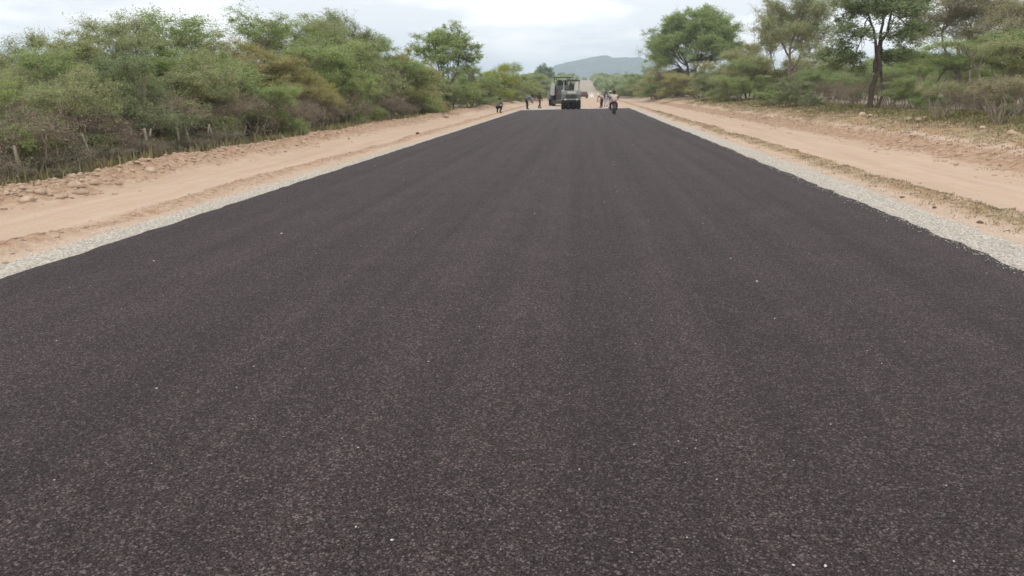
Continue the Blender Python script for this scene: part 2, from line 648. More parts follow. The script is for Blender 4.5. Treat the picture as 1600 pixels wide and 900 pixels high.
bL0 = cst(EDGE_L + 0.35)
bL1 = lambda y: wob(-6.45, y, 0.5, 11)
bL2 = lambda y: wob(-9.15, y, 0.5, 12)
bR0 = cst(EDGE_R - 0.35)
bR1 = lambda y: wob(5.55, y, 0.3, 13)
bR2 = lambda y: wob(6.95, y, 0.4, 14)
bR3 = lambda y: wob(10.25, y, 0.5, 15)
strip('gravel_shoulder', lin(bL1, bL0, 12), 'pale gravel shoulder along the left edge of the asphalt')
strip('dirt_track', lin(bL2, bL1, 30), 'sandy track between the left gravel shoulder and the rubble ridge')
strip('gravel_shoulder', lin(bR0, bR1, 14), 'pale gravel shoulder along the right edge of the asphalt')
strip('grass_verge', lin(bR1, bR2, 18), 'low grassy ridge between right gravel shoulder and sandy track')
strip('dirt_track', lin(bR2, bR3, 30), 'wide smooth sandy track on the right of the road')
strip('road_bed', lin(bL0, bR0, 14), 'bare sandy road bed running on beyond the asphalt')
gl = [cst(v) for v in (-4000, -2500, -1500, -900, -500, -300, -180, -110, -70, -45, -32, -24, -19, -16, -14.5)]
gl += lin(cst(-13.5), bL2, 44)
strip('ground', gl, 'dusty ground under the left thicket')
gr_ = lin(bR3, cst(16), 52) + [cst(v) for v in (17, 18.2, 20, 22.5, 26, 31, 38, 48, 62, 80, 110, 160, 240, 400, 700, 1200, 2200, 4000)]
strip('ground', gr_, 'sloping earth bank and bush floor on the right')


# asphalt slab with ragged edges and a slanting end
def build_asphalt():
    ys = [y for y in YS if y < 69.0] + list(np.linspace(69.3, 70, 4))
    ys = np.array(ys)
    n = 28
    t_ = np.linspace(0, 1, n + 1)
    el = EDGE_L + (fbm(ys * 3.0, ys * 0 + 1, 41, 4) - 0.5) * 0.10
    er = EDGE_R + (fbm(ys * 2.2, ys * 0 + 2, 42, 4) - 0.5) * 0.20
    X = el[:, None] * (1 - t_) + er[:, None] * t_
    Y = np.repeat(ys[:, None], n + 1, 1)
    # final row slants and is a little ragged
    sl = (X - EDGE_L) / (EDGE_R - EDGE_L) * (END_R - END_L)
    k = np.clip((Y - 55) / 15, 0, 1)
    Y = Y + k * sl + (k == 1) * (fbm(X * 1.4, X * 0, 5) - 0.5) * 0.8
    Z = 0.0 + 0.012 * (fbm(X * 0.5, Y * 0.2, 9) - 0.5)
    top = np.stack([X, Y, Z], -1)
    nr, nc = X.shape
    V = [top.reshape(-1, 3)]
    idx = np.arange(nr * nc).reshape(nr, nc)
    F = [np.stack([idx[:-1, :-1], idx[:-1, 1:], idx[1:, 1:], idx[1:, :-1]], -1).reshape(-1, 4)]
    base = nr * nc
    for side, cidx, sgn in (('l', 0, -1), ('r', nc - 1, 1)):
        low = top[:, cidx].copy()
        low[:, 0] += sgn * 0.10
        low[:, 2] = -0.09
        V.append(low)
        li = np.arange(nr) + base
        base += nr
        a = idx[:, cidx]
        if sgn < 0:
            F.append(np.stack([li[:-1], a[:-1], a[1:], li[1:]], -1))
        else:
            F.append(np.stack([a[:-1], li[:-1], li[1:], a[1:]], -1))
    low = top[-1].copy()
    low[:, 1] += 0.12
    low[:, 2] = -0.09
    V.append(low)
    li = np.arange(nc) + base
    F.append(np.stack([idx[-1, :-1], idx[-1, 1:], li[1:], li[:-1]], -1))
    me = np_mesh('asphalt_road', np.concatenate(V), F, [M['asphalt']], True)
    o = link('asphalt_road', me)
    tag(o, label='wide freshly laid dark asphalt road', kind='structure')


build_asphalt()


# hill far ahead
def build_hill():
    prof = [(760, 139), (800, 131), (835, 116), (858, 104), (872, 97), (890, 93), (905, 90), (922, 86), (938, 83.5), (948, 83), (958, 87), (972, 86), (1000, 86), (1020, 94), (1045, 106), (1075, 122), (1120, 139)]
    Y0 = 3000.0
    xs, zs = [], []
    for (px, py) in prof:
        d = ray(px, py)
        t_ = Y0 / d.y
        p = CAMV + d * t_
        xs.append(p.x)
        zs.append(p.z)
    gx = np.linspace(xs[0] - 60, xs[-1] + 60, 160)
    gy = np.linspace(2350, 3650, 70)
    hzv = np.interp(gx, xs, zs)
    X, Y = np.meshgrid(gx, gy)
    prof_y = np.cos(np.clip((Y - Y0) / 650, -1, 1) * math.pi / 2) ** 1.2
    Z = (hzv[None, :] - 6) * prof_y * (1 - 0.25 * np.abs(fbm(X / 140, Y / 260, 63) - 0.5) * 2 * (prof_y < 0.97)) + (fbm(X / 22, Y / 22, 64) - 0.5) * 7 * prof_y - 4
    V = np.stack([X, Y, Z], -1).reshape(-1, 3)
    nr, nc = X.shape
    idx = np.arange(nr * nc).reshape(nr, nc)
    F = np.stack([idx[:-1, :-1], idx[:-1, 1:], idx[1:, 1:], idx[1:, :-1]], -1).reshape(-1, 4)
    o = link('hill', np_mesh('hill', V, [F], [M['hill']], True))
    tag(o, label='hazy blue wooded hill on the horizon at the end of the road', kind='structure')


build_hill()


# ------------------------------------------------------------------ scattered stones and grass (stuff)
def ico(sub):
    bm = bmesh.new()
    bmesh.ops.create_icosphere(bm, subdivisions=sub, radius=1)
    V = np.array([v.co[:] for v in bm.verts])
    F = np.array([[v.index for v in f.verts] for f in bm.faces])
    bm.free()
    return V, F


ICO1, ICO2 = ico(1), ico(2)


def stones(name, pts, sizes, mat, label, seed, base=ICO1, sink=0.5, kind='stuff'):
    rg = np.random.default_rng(seed)
    V0, F0 = base
    n = len(pts)
    if n == 0:
        return
    P = np.asarray(pts, float)
    S = np.asarray(sizes, float)
    jit = 1 + (rg.random((n, len(V0), 1)) - 0.5) * 0.85
    sc = np.stack([0.7 + 0.7 * rg.random(n), 0.7 + 0.7 * rg.random(n), 0.35 + 0.35 * rg.random(n)], -1)
    V = V0[None] * jit * sc[:, None, :] * S[:, None, None]
    a = rg.random(n) * 6.28
    ca, sa = np.cos(a)[:, None], np.sin(a)[:, None]
    x = V[..., 0] * ca - V[..., 1] * sa
    y = V[..., 0] * sa + V[..., 1] * ca
    V = np.stack([x, y, V[..., 2]], -1) + P[:, None, :]
    V[..., 2] += (S * (0.6 - sink) * 0.6)[:, None]
    F = (F0[None] + (np.arange(n) * len(V0))[:, None, None]).reshape(-1, 3)
    o = link(name, np_mesh(name, V.reshape(-1, 3), [F], [mat], False))
    tag(o, label=label, kind=kind)
    return o


def scatter(n, xf, ylo, yhi, seed, sz, power=2.0, zf=None):
    rg = np.random.default_rng(seed)
    u = rg.random(n)
    y = ylo * (yhi / ylo) ** u if ylo > 0 else ylo + (yhi - ylo) * u
    x = xf(rg, n, y)
    z = H(x, y) if zf is None else zf(x, y)
    s = sz[0] + (sz[1] - sz[0]) * rg.random(n) ** power
    return np.stack([x, y, z], -1), s


def wvf(y):
    return (fbm(y * 0 + 3.3, y / 6, 5) - 0.5) * 0.5


P, S = scatter(6500, lambda r, n, y: -10.0 + wvf(y) + r.normal(0, 0.42, n), 6, 90, 1, (0.010, 0.065), 3.2)
stones('rubble', P, S, M['rock'], 'sandy rubble heaped in a ridge at the foot of the left thicket', 2)
P, S = scatter(220, lambda r, n, y: -9.95 + wvf(y) + r.normal(0, 0.35, n), 6, 70, 91, (0.02, 0.085), 2.6)
stones('rubble', P, S, M['rock_pale'], 'paler stones lying among the left rubble ridge', 3)
P, S = scatter(1800, lambda r, n, y: -6.95 + wvf(y) + r.normal(0, 0.2, n), 5, 80, 4, (0.008, 0.035), 3.0)
stones('rubble', P, S, M['rock'], 'small earth clods on the low berm beside the left gravel', 5)
P, S = scatter(2600, lambda r, n, y: 6.3 + wvf(y) + r.normal(0, 0.22, n), 5, 90, 6, (0.008, 0.05), 3.2)
stones('rubble', P, S, M['rock'], 'earth clods on the low grassy ridge right of the gravel', 7)
P, S = scatter(2600, lambda r, n, y: 11.1 + wvf(y) + r.normal(0, 0.85, n), 9, 90, 8, (0.012, 0.09), 3.2)
stones('rubble', P, S, M['rock'], 'earth clods and stones on the right bank', 9)
# gravel chips near the camera, both shoulders
P, S = scatter(15000, lambda r, n, y: EDGE_R + 0.04 + np.abs(r.normal(0, 0.60, n)), 4.0, 26, 10, (0.007, 0.021), 1.6)
stones('gravel', P, S, M['chip'], 'loose grey stone chips on the right shoulder', 11)
P, S = scatter(9000, lambda r, n, y: EDGE_L - 0.02 - np.abs(r.normal(0, 0.48, n)), 5.0, 26, 12, (0.007, 0.02), 1.6)
stones('gravel', P, S, M['chip'], 'loose grey stone chips on the left shoulder', 13)
P, S = scatter(1600, lambda r, n, y: EDGE_R + 0.03 - np.abs(r.normal(0, 0.10, n)), 4.0, 30, 14, (0.003, 0.010), 1.6, lambda x, y: x * 0 + 0.004)
stones('gravel', P, S, M['chip'], 'stray chips along the asphalt edge', 15)
# pale chips lying on the new asphalt
rg = random.Random(5)
pp, ss = [], []
for (px, py, s) in [(612, 845, .012), (1290, 885, .011), (1120, 750, .008), (370, 606, .010), (245, 607, .010), (440, 365, .022), (1183, 440, .02), (1060, 690, .006), (395, 655, .006), (718, 533, .008), (1210, 498, .012), (890, 615, .006), (760, 612, .005), (856, 648, .006), (876, 799, .006), (765, 813, .007), (240, 408, .02), (988, 864, .007), (1142, 404, .02), (1240, 720, .006), (560, 700, .006), (1240, 884, .008)]:
    p = at(px, py)
    pp.append((p.x, p.y, 0.003))
    ss.append(s * 0.62)
for k in range(150):
    y = 2.6 * (30 / 2.6) ** rg.random()
    pp.append((rg.uniform(-5.3, 4.1), y, 0.003))
    ss.append(rg.uniform(0.002, 0.0045) + 0.00015 * y)
stones('gravel', pp, ss, M['chip_white'], 'scattered white chips lying on the dark asphalt', 16)


def blades(name, pts, hgt, mat, label, seed, lean=0.9, width=0.006):
    rg = np.random.default_rng(seed)
    P = np.asarray(pts, float)
    n = len(P)
    h = hgt[0] + (hgt[1] - hgt[0]) * rg.random(n)
    a = rg.random(n) * 6.28
    d = np.stack([np.cos(a), np.sin(a), np.zeros(n)], -1)
    s = np.stack([-np.sin(a), np.cos(a), np.zeros(n)], -1)
    ln = (rg.random(n) * lean)[:, None]
    wd = (width * (0.6 + 0.8 * rg.random(n)) * (1 + P[:, 1] / 25))[:, None]
    up = np.array([0, 0, 1.0])
    b0, b1 = P - s * wd, P + s * wd
    mid = P + up * (h * 0.55)[:, None] + d * (h[:, None] * ln * 0.35)
    m0, m1 = mid - s * wd * 0.7, mid + s * wd * 0.7
    tip = P + up * (h * (1 - 0.3 * ln[:, 0]))[:, None] + d * (h[:, None] * ln)
    V = np.stack([b0, b1, m0, m1, tip], 1).reshape(-1, 3)
    o = (np.arange(n) * 5)[:, None]
    Q = o + np.array([[0, 1, 3, 2]])
    T = o + np.array([[2, 3, 4]])
    rnd = np.repeat(rg.random(n), 5)
    me = np_mesh(name, V, [Q, T], [mat], False, {'rnd': rnd})
    ob = link(name, me)
    tag(ob, label=label, kind='stuff')


def tufts(ncl, per, xf, ylo, yhi, seed, spread=0.08):
    rg = np.random.default_rng(seed)
    y = ylo * (yhi / ylo) ** rg.random(ncl)
    x = xf(rg, ncl, y)
    X = np.repeat(x, per) + rg.normal(0, spread, ncl * per)
    Y = np.repeat(y, per) + rg.normal(0, spread, ncl * per)
    return np.stack([X, Y, H(X, Y) - 0.01], -1)


blades('grass', tufts(1000, 12, lambda r, n, y: 6.3 + wvf(y) + r.normal(0, 0.24, n), 6, 70, 20), (0.015, 0.06), M['leaf_dry'], 'short dry grass on the low ridge beside the right gravel', 21)
blades('grass', tufts(3000, 12, lambda r, n, y: 12.9 + r.normal(0, 0.9, n), 9, 90, 22, 0.16), (0.02, 0.09), M['leaf_dry'], 'dry grass tufts over the right bank', 23)
blades('grass', tufts(2600, 16, lambda r, n, y: 15.2 + r.normal(0, 0.9, n), 12, 100, 24, 0.25), (0.04, 0.22), M['leaf_weed'], 'grey green weeds below the trees along the right bank top', 25, width=0.012)
blades('grass', tufts(2800, 16, lambda r, n, y: -11.25 + r.normal(0, 0.25, n), 7, 120, 26, 0.16), (0.06, 0.34), M['leaf_weed'], 'green weeds along the foot of the left thicket', 27, width=0.010)
blades('grass', tufts(1300, 16, lambda r, n, y: -11.8 + r.normal(0, 0.5, n), 7, 60, 28, 0.3), (0.10, 0.50), M['leaf_weed'], 'olive and brown grass between the fence posts on the left', 29, width=0.008)


# ------------------------------------------------------------------ trees
def tube_np(pts, rads, n):
    """pts (k,3) -> V,F"""
    k = len(pts)
    d = np.gradient(pts, axis=0)
    d /= np.linalg.norm(d, axis=1, keepdims=True) + 1e-9
    ref = np.array([0.31, 0.17, 0.93])
    a = np.cross(d, ref)
    a /= np.linalg.norm(a, axis=1, keepdims=True) + 1e-9
    b = np.cross(d, a)
    th = np.arange(n) * 2 * math.pi / n
    V = pts[:, None, :] + (a[:, None, :] * np.cos(th)[None, :, None] + b[:, None, :] * np.sin(th)[None, :, None]) * np.asarray(rads)[:, None, None]
    idx = np.arange(k * n).reshape(k, n)
    nx = np.roll(idx, -1, 1)
    F = np.stack([idx[:-1], nx[:-1], nx[1:], idx[1:]], -1).reshape(-1, 4)
    return V.reshape(-1, 3), F


def curve(p0, p1, rg, bend=0.15, k=6, arch=0.0):
    t_ = np.linspace(0, 1, k)[:, None]
    p0, p1 = np.asarray(p0, float), np.asarray(p1, float)
    ln = np.linalg.norm(p1 - p0)
    pts = p0 * (1 - t_) + p1 * t_
    off = rg.normal(0, 1, 3) * bend * ln
    off2 = rg.normal(0, 1, 3) * bend * 0.5 * ln
    pts = pts + np.sin(t_ * math.pi) * off * 0.6 + np.sin(t_ * 2 * math.pi) * off2 * 0.5
    pts[:, 2] += np.sin(t_[:, 0] * math.pi) * arch * ln
    pts[1:-1] += rg.normal(0, 0.012 * ln, (k - 2, 3))
    return pts


class Plant:
    def __init__(s, seed):
        s.rg = np.random.default_rng(seed)
        s.tv, s.tf, s.tn = [], [], 0
        s.lv, s.lr = [], []

    def tube(s, pts, r0, r1, n=5):
        rads = np.linspace(r0, r1, len(pts))
        V, F = tube_np(pts, rads, n)
        s.tv.append(V)
        s.tf.append(F + s.tn)
        s.tn += len(V)

    def leaves(s, pts, size, aspect=0.45, flat=0.5):
        """pts (n,3): one small four-cornered leaf at each point"""
        n = len(pts)
        if not n:
            return
        rg = s.rg
        a = rg.normal(0, 1, (n, 3))
        a[:, 2] *= 0.6
        a /= np.linalg.norm(a, axis=1, keepdims=True)
        nrm = rg.normal(0, 1, (n, 3))
        nrm[:, 2] += 1.5 * flat * 2
        b = np.cross(nrm, a)
        b /= np.linalg.norm(b, axis=1, keepdims=True) + 1e-9
        L_ = size * (0.6 + 0.8 * rg.random(n))[:, None]
        W_ = L_ * aspect
        V = np.stack([pts - a * L_ * 0.5, pts + b * W_ * 0.5, pts + a * L_ * 0.5, pts - b * W_ * 0.5], 1)
        s.lv.append(V.reshape(-1, 3))
        s.lr.append(np.repeat(rg.random(n), 4))

    def clump(s, c, rad, ntw, nleaf, size, src=None, twr=0.006, flat=0.5, droop=0.0, whip=0.0, aspect=0.45):
        rg = s.rg
        c = np.asarray(c, float)
        for _ in range(ntw):
            v = rg.normal(0, 1, 3)
            v[2] = v[2] * (1 - 0.5 * flat) + 0.25 + whip
            v /= np.linalg.norm(v)
            ln = rad * (0.65 + 0.6 * rg.random())
            tgt = c + v * ln * np.array([1, 1, 1 - 0.35 * flat])
            tgt[2] -= droop * ln
            pts = curve(c, tgt, rg, 0.12, 4)
            s.tube(pts, twr, twr * 0.4, 3)
            m = max(1, int(nleaf / ntw))
            u = rg.random(m) ** 0.7
            seg = u * 3
            i = np.minimum(seg.astype(int), 2)
            f = (seg - i)[:, None]
            q = pts[i] * (1 - f) + pts[i + 1] * f
            q = q + rg.normal(0, 1, (m, 3)) * rad * 0.17 * np.array([1, 1, 0.75])
            s.leaves(q, size, aspect, flat)

    def meshes(s, name, bark, leaf):
        tm = np_mesh(name + '_trunk', np.concatenate(s.tv), [np.concatenate(s.tf)], [bark], True)
        cm = None
        if s.lv:
            V = np.concatenate(s.lv)
            F = np.arange(len(V)).reshape(-1, 4)
            cm = np_mesh(name + '_crown', V, [F], [leaf], False, {'rnd': np.concatenate(s.lr)})
        return tm, cm


def make_plant(seed, lobes, stems, nclump, clump_r, leaf_n, leaf_size, trunk_r, bark, leaf, fork=(0.3, 0.5), shell=0.55, ntw=8, twr=0.006, flat=0.5, droop=0.0, whip=0.0, lean=0.0, deadtw=0, arch=0.1, aspect=0.45):
    """lobes: (x,y,z,rx,ry,rz) masses of the crown; stems: where trunks leave the ground"""
    pl = Plant(seed)
    rg = pl.rg
    vol = np.array([l[3] * l[4] * l[5] for l in lobes]) ** 0.75
    cnt = np.maximum(3, (nclump * vol / vol.sum()).astype(int))
    forks = []
    for st_ in stems:
        sx, sy, tx, ty, tz, rr = st_[:6]
        base = np.array([sx, sy, st_[6] if len(st_) > 6 else -0.15])
        top = np.array([tx, ty, tz])
        pts = curve(base, top, rg, 0.07, 7)
        pts[0] = base
        pl.tube(pts, trunk_r * rr * 1.15, trunk_r * rr * 0.62, 8)
        fl = np.array([base, base + (pts[1] - base) * 0.35])
        pl.tube(np.array([base, base + (pts[1] - pts[0]) * 0.6]), trunk_r * rr * 1.7, trunk_r * rr * 1.08, 8)
        forks.append((pts, trunk_r * rr * 0.62))
    for li, (lx, ly, lz, rx, ry, rz) in enumerate(lobes):
        lc = np.array([lx, ly, lz])
        # nearest fork
        best = min(range(len(forks)), key=lambda k: np.linalg.norm((forks[k][0][-1] - lc) * np.array([1, 1, 0.4])))
        fp, fr = forks[best]
        i0 = rg.integers(int(len(fp) * 0.6), len(fp)) if li % 3 else len(fp) - 1
        p0 = fp[i0]
        pr = fr * (0.75 if i0 == len(fp) - 1 else 0.6)
        target = lc - np.array([0, 0, rz * 0.25])
        prim = curve(p0, target, rg, 0.12, 7, arch)
        pl.tube(prim, pr, pr * 0.4, 6)
        for k in range(cnt[li]):
            v = rg.normal(0, 1, 3)
            v /= np.linalg.norm(v)
            if v[2] < -0.25 and rg.random() < 0.6:
                v[2] = -v[2] * 0.6
            rr_ = (shell + (1 - shell) * rg.random()) ** 1.0
            c = lc + v * np.array([rx, ry, rz]) * rr_ * (0.75 + 0.55 * rg.random() ** 1.5)
            if c[2] < 0.12:
                c[2] = 0.12 + rg.random() * 0.15
            j = rg.integers(2, 7)
            sec = curve(prim[min(j, 6)], c, rg, 0.14, 5, arch * 0.8)
            pl.tube(sec, pr * 0.28 + 0.004, 0.006, 4)
            if rg.random() < 0.93:
                s_ = clump_r * (0.65 + 0.7 * rg.random())
                pl.clump(c, s_, ntw, int(leaf_n * (0.5 + rg.random())), leaf_size, None, twr, flat, droop, whip, aspect)
                pl.clump(sec[3], s_ * 0.75, max(3, ntw // 2), int(leaf_n * 0.35), leaf_size, None, twr, flat, droop, whip, aspect)
            for _ in range(deadtw):
                q = sec[rg.integers(1, 5)]
                v = rg.normal(0, 1, 3)
                v[2] = abs(v[2])
                v /= np.linalg.norm(v)
                pl.tube(curve(q, q + v * clump_r * 1.3, rg, 0.15, 4), 0.006, 0.002, 3)
    return pl.meshes('p%d' % seed, bark, leaf)


PROTO = {}


def lobes_random(seed, n, rx, ry, z0, z1, r, low=False):
    g = random.Random(seed)
    o = []
    for k in range(n):
        a = k * 2.4 + g.uniform(-0.3, 0.3)
        rad = math.sqrt((k + 0.3) / n)
        top = z1 - (z1 - z0) * 0.45 * rad ** 2 * g.uniform(0.6, 1.2)
        z = g.uniform(z0 + (top - z0) * 0.5, top) - r * 0.5
        rr = r * g.uniform(0.65, 1.25)
        if low and k % 2 and k > 2:
            z = g.uniform(z0 + 0.25, z0 + (z1 - z0) * 0.42)
            rad *= 1.02
        o.append((math.cos(a) * rx * rad, math.sin(a) * ry * rad, z, rr, rr, rr * g.uniform(0.65, 0.9)))
    return o


def dome_lobes(seed, n, rx, cz, rz, r, low=-0.25):
    g = random.Random(seed)
    o = []
    for k in range(n):
        u = (k + 0.5) / n
        z = 1 - u * (1 - low)
        q = math.sqrt(max(0, 1 - z * z))
        a = k * 2.39996 + g.uniform(-0.25, 0.25)
        f = g.uniform(0.72, 0.95)
        rr = r * g.uniform(0.75, 1.2)
        o.append((math.cos(a) * q * rx * f, math.sin(a) * q * rx * f, cz + z * rz * f * 0.92, rr, rr, rr * 0.72))
    o.append((0, 0, cz + rz * 0.35, r * 1.1, r * 1.1, r * 0.8))
    return o


def stems_fan(seed, n, base, reach, z, r=1.0):
    g = random.Random(seed)
    o = []
    for k in range(n):
        a = 6.28 * k / n + g.uniform(-0.4, 0.4)
        o.append((math.cos(a) * base, math.sin(a) * base, math.cos(a) * reach, math.sin(a) * reach, z * g.uniform(0.8, 1.2), r * g.uniform(0.7, 1.1)))
    return o


def proto(key, *a, **k):
    PROTO[key] = make_plant(*a, **k)


# heights noted are the nominal height of each kind
PH = {}
# dense roadside thorn bushes, foliage down to knee height
for i, (hh, ww) in enumerate([(3.6, 1.7), (3.4, 1.9), (3.8, 1.6)]):
    proto('bush%d' % i, 100 + i, lobes_random(100 + i, 18, ww, ww, 0.1, hh, 0.80, True), stems_fan(100 + i, 5, 0.18, 0.8, hh * 0.42), 185, 0.36, 350, 0.050, 0.05, M['bark'], M['leaf_grey'], ntw=9, deadtw=1)
    PH['bush%d' % i] = hh
# airy top, whippy upright shoots
for i in range(2):
    hh = 4.4
    proto('wispy%d' % i, 120 + i, lobes_random(120 + i, 18, 1.8, 1.8, 0.3, hh, 0.85, True), stems_fan(120 + i, 4, 0.2, 0.9, 2.0), 180, 0.42, 330, 0.048, 0.06, M['bark'], M['leaf_grey'], ntw=10, whip=0.8, flat=0.25, deadtw=2)
    PH['wispy%d' % i] = hh
# low dense round shrub
for i in range(2):
    hh = 1.8
    proto('shrub%d' % i, 140 + i, lobes_random(140 + i, 11, 0.85, 0.85, 0.0, hh, 0.48, True), stems_fan(140 + i, 6, 0.1, 0.45, 0.7), 60, 0.27, 240, 0.048, 0.022, M['bark'], M['leaf_grey'], ntw=7, deadtw=1)
    PH['shrub%d' % i] = hh
# leafless tangle
for i in range(2):
    hh = 2.0
    proto('dead%d' % i, 160 + i, lobes_random(160 + i, 8, 1.1, 0.9, 0.3, hh, 0.55), stems_fan(160 + i, 8, 0.25, 0.6, 0.9), 45, 0.42, 26, 0.055, 0.028, M['bark'], M['leaf_dry'], ntw=9, twr=0.005, deadtw=4)
    PH['dead%d' % i] = hh
# single tree with layered round crown and a clear forked trunk
proto('round_tree', 180, dome_lobes(180, 17, 1.95, 3.25, 1.75, 0.72, -0.35),
      [(0, 0, -0.15, 0, 1.9, 1), (0.03, 0, 0.5, 0.1, 2.1, 0.6, 0.5), (-0.02, 0.03, -0.4, 0.3, 2.2, 0.5, 0.9)], 170, 0.34, 190, 0.075, 0.085, M['bark_dark'], M['leaf_green'], ntw=8, flat=0.45)
PH['round_tree'] = 5.2
# big spreading umbrella tree
proto('umbrella_tree', 190, dome_lobes(190, 26, 5.3, 4.6, 5.2, 1.6, -0.2),
      [(0, 0, -0.8, 0, 3.4, 1), (0.05, 0, 1.1, 0.2, 3.7, 0.75, 0.6), (0.0, 0.05, 0.2, 0.9, 4.2, 0.6, 1.0), (0, 0, 0.3, -0.9, 4.4, 0.6, 0.9)], 560, 0.68, 240, 0.12, 0.19, M['bark_dark'], M['leaf_green'], ntw=9, twr=0.012, flat=0.3, deadtw=1)
PH['umbrella_tree'] = 10.0
# tall open tree, much sky through it
for i in range(2):
    proto('open_tree%d' % i, 200 + i, lobes_random(205 + i, 18, 2.9, 2.9, 2.2, 10.0, 1.4), [(0, 0, -0.2, 0.1, 4.2, 1), (0.0, 0, 1.0, 0.3, 5.0, 0.65, 1.8), (0, 0.0, -1.1, 0.5, 5.4, 0.6, 2.3)], 270, 0.75, 200, 0.095, 0.14, M['bark'], M['leaf_pale'], ntw=9, twr=0.010, flat=0.3, deadtw=4, arch=0.05)
    PH['open_tree%d' % i] = 10.0
# tall straight tree, low hung foliage
proto('tall_tree', 220, [(0, 0, 8.2, 1.9, 1.9, 1.4), (-1.7, 0, 6.7, 1.6, 1.5, 1.1), (1.7, 0.3, 6.9, 1.6, 1.5, 1.1), (0.1, 1.5, 6.6, 1.5, 1.4, 1.1), (-2.0, -0.3, 4.9, 1.5, 1.3, 0.8), (0.2, -1.5, 6.2, 1.5, 1.4, 0.9), (-1.5, 0.2, 3.2, 1.7, 1.4, 0.85), (1.5, 0, 3.4, 1.3, 1.2, 0.6), (-2.6, 0.5, 3.4, 1.1, 1.1, 0.7), (2.3, 0.2, 5.2, 1.4, 1.2, 0.7), (0.6, 0.9, 9.4, 1.2, 1.2, 0.9), (-0.8, -0.5, 9.3, 1.1, 1.1, 0.9), (0.9, -0.8, 4.6, 1.1, 1.0, 0.6)],
      [(0, 0, 0.12, 0, 4.6, 1), (0.13, 0.05, 0.30, 0.1, 4.9, 0.55), (0.05, 0, 0.7, 0.1, 6.4, 0.62, 2.6), (0.06, 0, -0.6, 0.2, 6.2, 0.6, 2.9), (0.1, 0, 0.1, -0.2, 7.0, 0.55, 4.0)], 215, 0.58, 190, 0.115, 0.15, M['bark_dark'], M['leaf_green'], ntw=8, twr=0.01, flat=0.4, deadtw=1, aspect=0.6)
PH['tall_tree'] = 10.0
# flat topped thorn tree
for i in range(2):
    g = random.Random(230 + i)
    lb = [(g.uniform(-2.3, 2.3), g.uniform(-1.6, 1.6), 2.75 + g.uniform(-0.55, 0.35), 1.2, 1.0, 0.36) for _ in range(15)]
    proto('flat_tree%d' % i, 230 + i, lb, stems_fan(230 + i, 4, 0.15, 1.0, 1.8), 190, 0.48, 330, 0.06, 0.06, M['bark'], M['leaf_grey'], ntw=8, flat=0.9, deadtw=1, arch=0.18)
    PH['flat_tree%d' % i] = 3.4
# vase shaped bush on many bare stems
proto('vase_bush', 240, [(math.cos(a) * 1.0, math.sin(a) * 1.0, 1.75 + 0.2 * math.sin(a * 3), 0.6, 0.6, 0.28) for a in [k * 0.9 for k in range(7)]] + [(0, 0, 2.0, 0.8, 0.8, 0.25)],
      stems_fan(240, 8, 0.16, 0.75, 1.15), 60, 0.33, 110, 0.055, 0.035, M['bark'], M['leaf_pale'], ntw=8, flat=0.7, deadtw=3)
PH['vase_bush'] = 2.3

KIND_NAME = {'bush': 'thorn_bush', 'wispy': 'thorn_tree', 'shrub': 'shrub', 'dead': 'dry_bush', 'round_tree': 'acacia_tree', 'umbrella_tree': 'acacia_tree', 'open_tree': 'bush_tree', 'tall_tree': 'bush_tree', 'flat_tree': 'acacia_tree', 'vase_bush': 'shrub'}


def plant(key, X, Y, hgt, label, cat, group=None, leaf=None, bark=None, wid=1.0, rot=None, name=None, squash=None):
    kn = name or KIND_NAME[key.rstrip('0123456789')]
    gz = hz(X, Y)
    s = hgt / PH[key]
    root = empty(kn, (X, Y, gz), rot if rot is not None else (X * 7.31 + Y * 3.17) % 6.28)
    root.scale = (s * wid, s * wid, s)
    tag(root, label, cat, group)
    tm, cm = PROTO[key]
    t_ = link('trunk', tm, root)
    if bark:
        t_.material_slots[0].link = 'OBJECT'
        t_.material_slots[0].material = M[bark]
    if cm:
        c = link('crown', cm, root)
        if leaf:
            c.material_slots[0].link = 'OBJECT'
            c.material_slots[0].material = M[leaf]
    return root


def plant_px(key, px, X, top, *a, **k):
    """a plant whose foot is X metres beside the road axis in picture column px and whose top reaches row top"""
    Y = col_at(px, X, 1.4)
    hgt = z_at(X, Y, top) - hz(X, Y)
    return plant(key, X, Y, max(hgt, 0.6), *a, **k)



LG = 'trees and bushes of the left thicket'
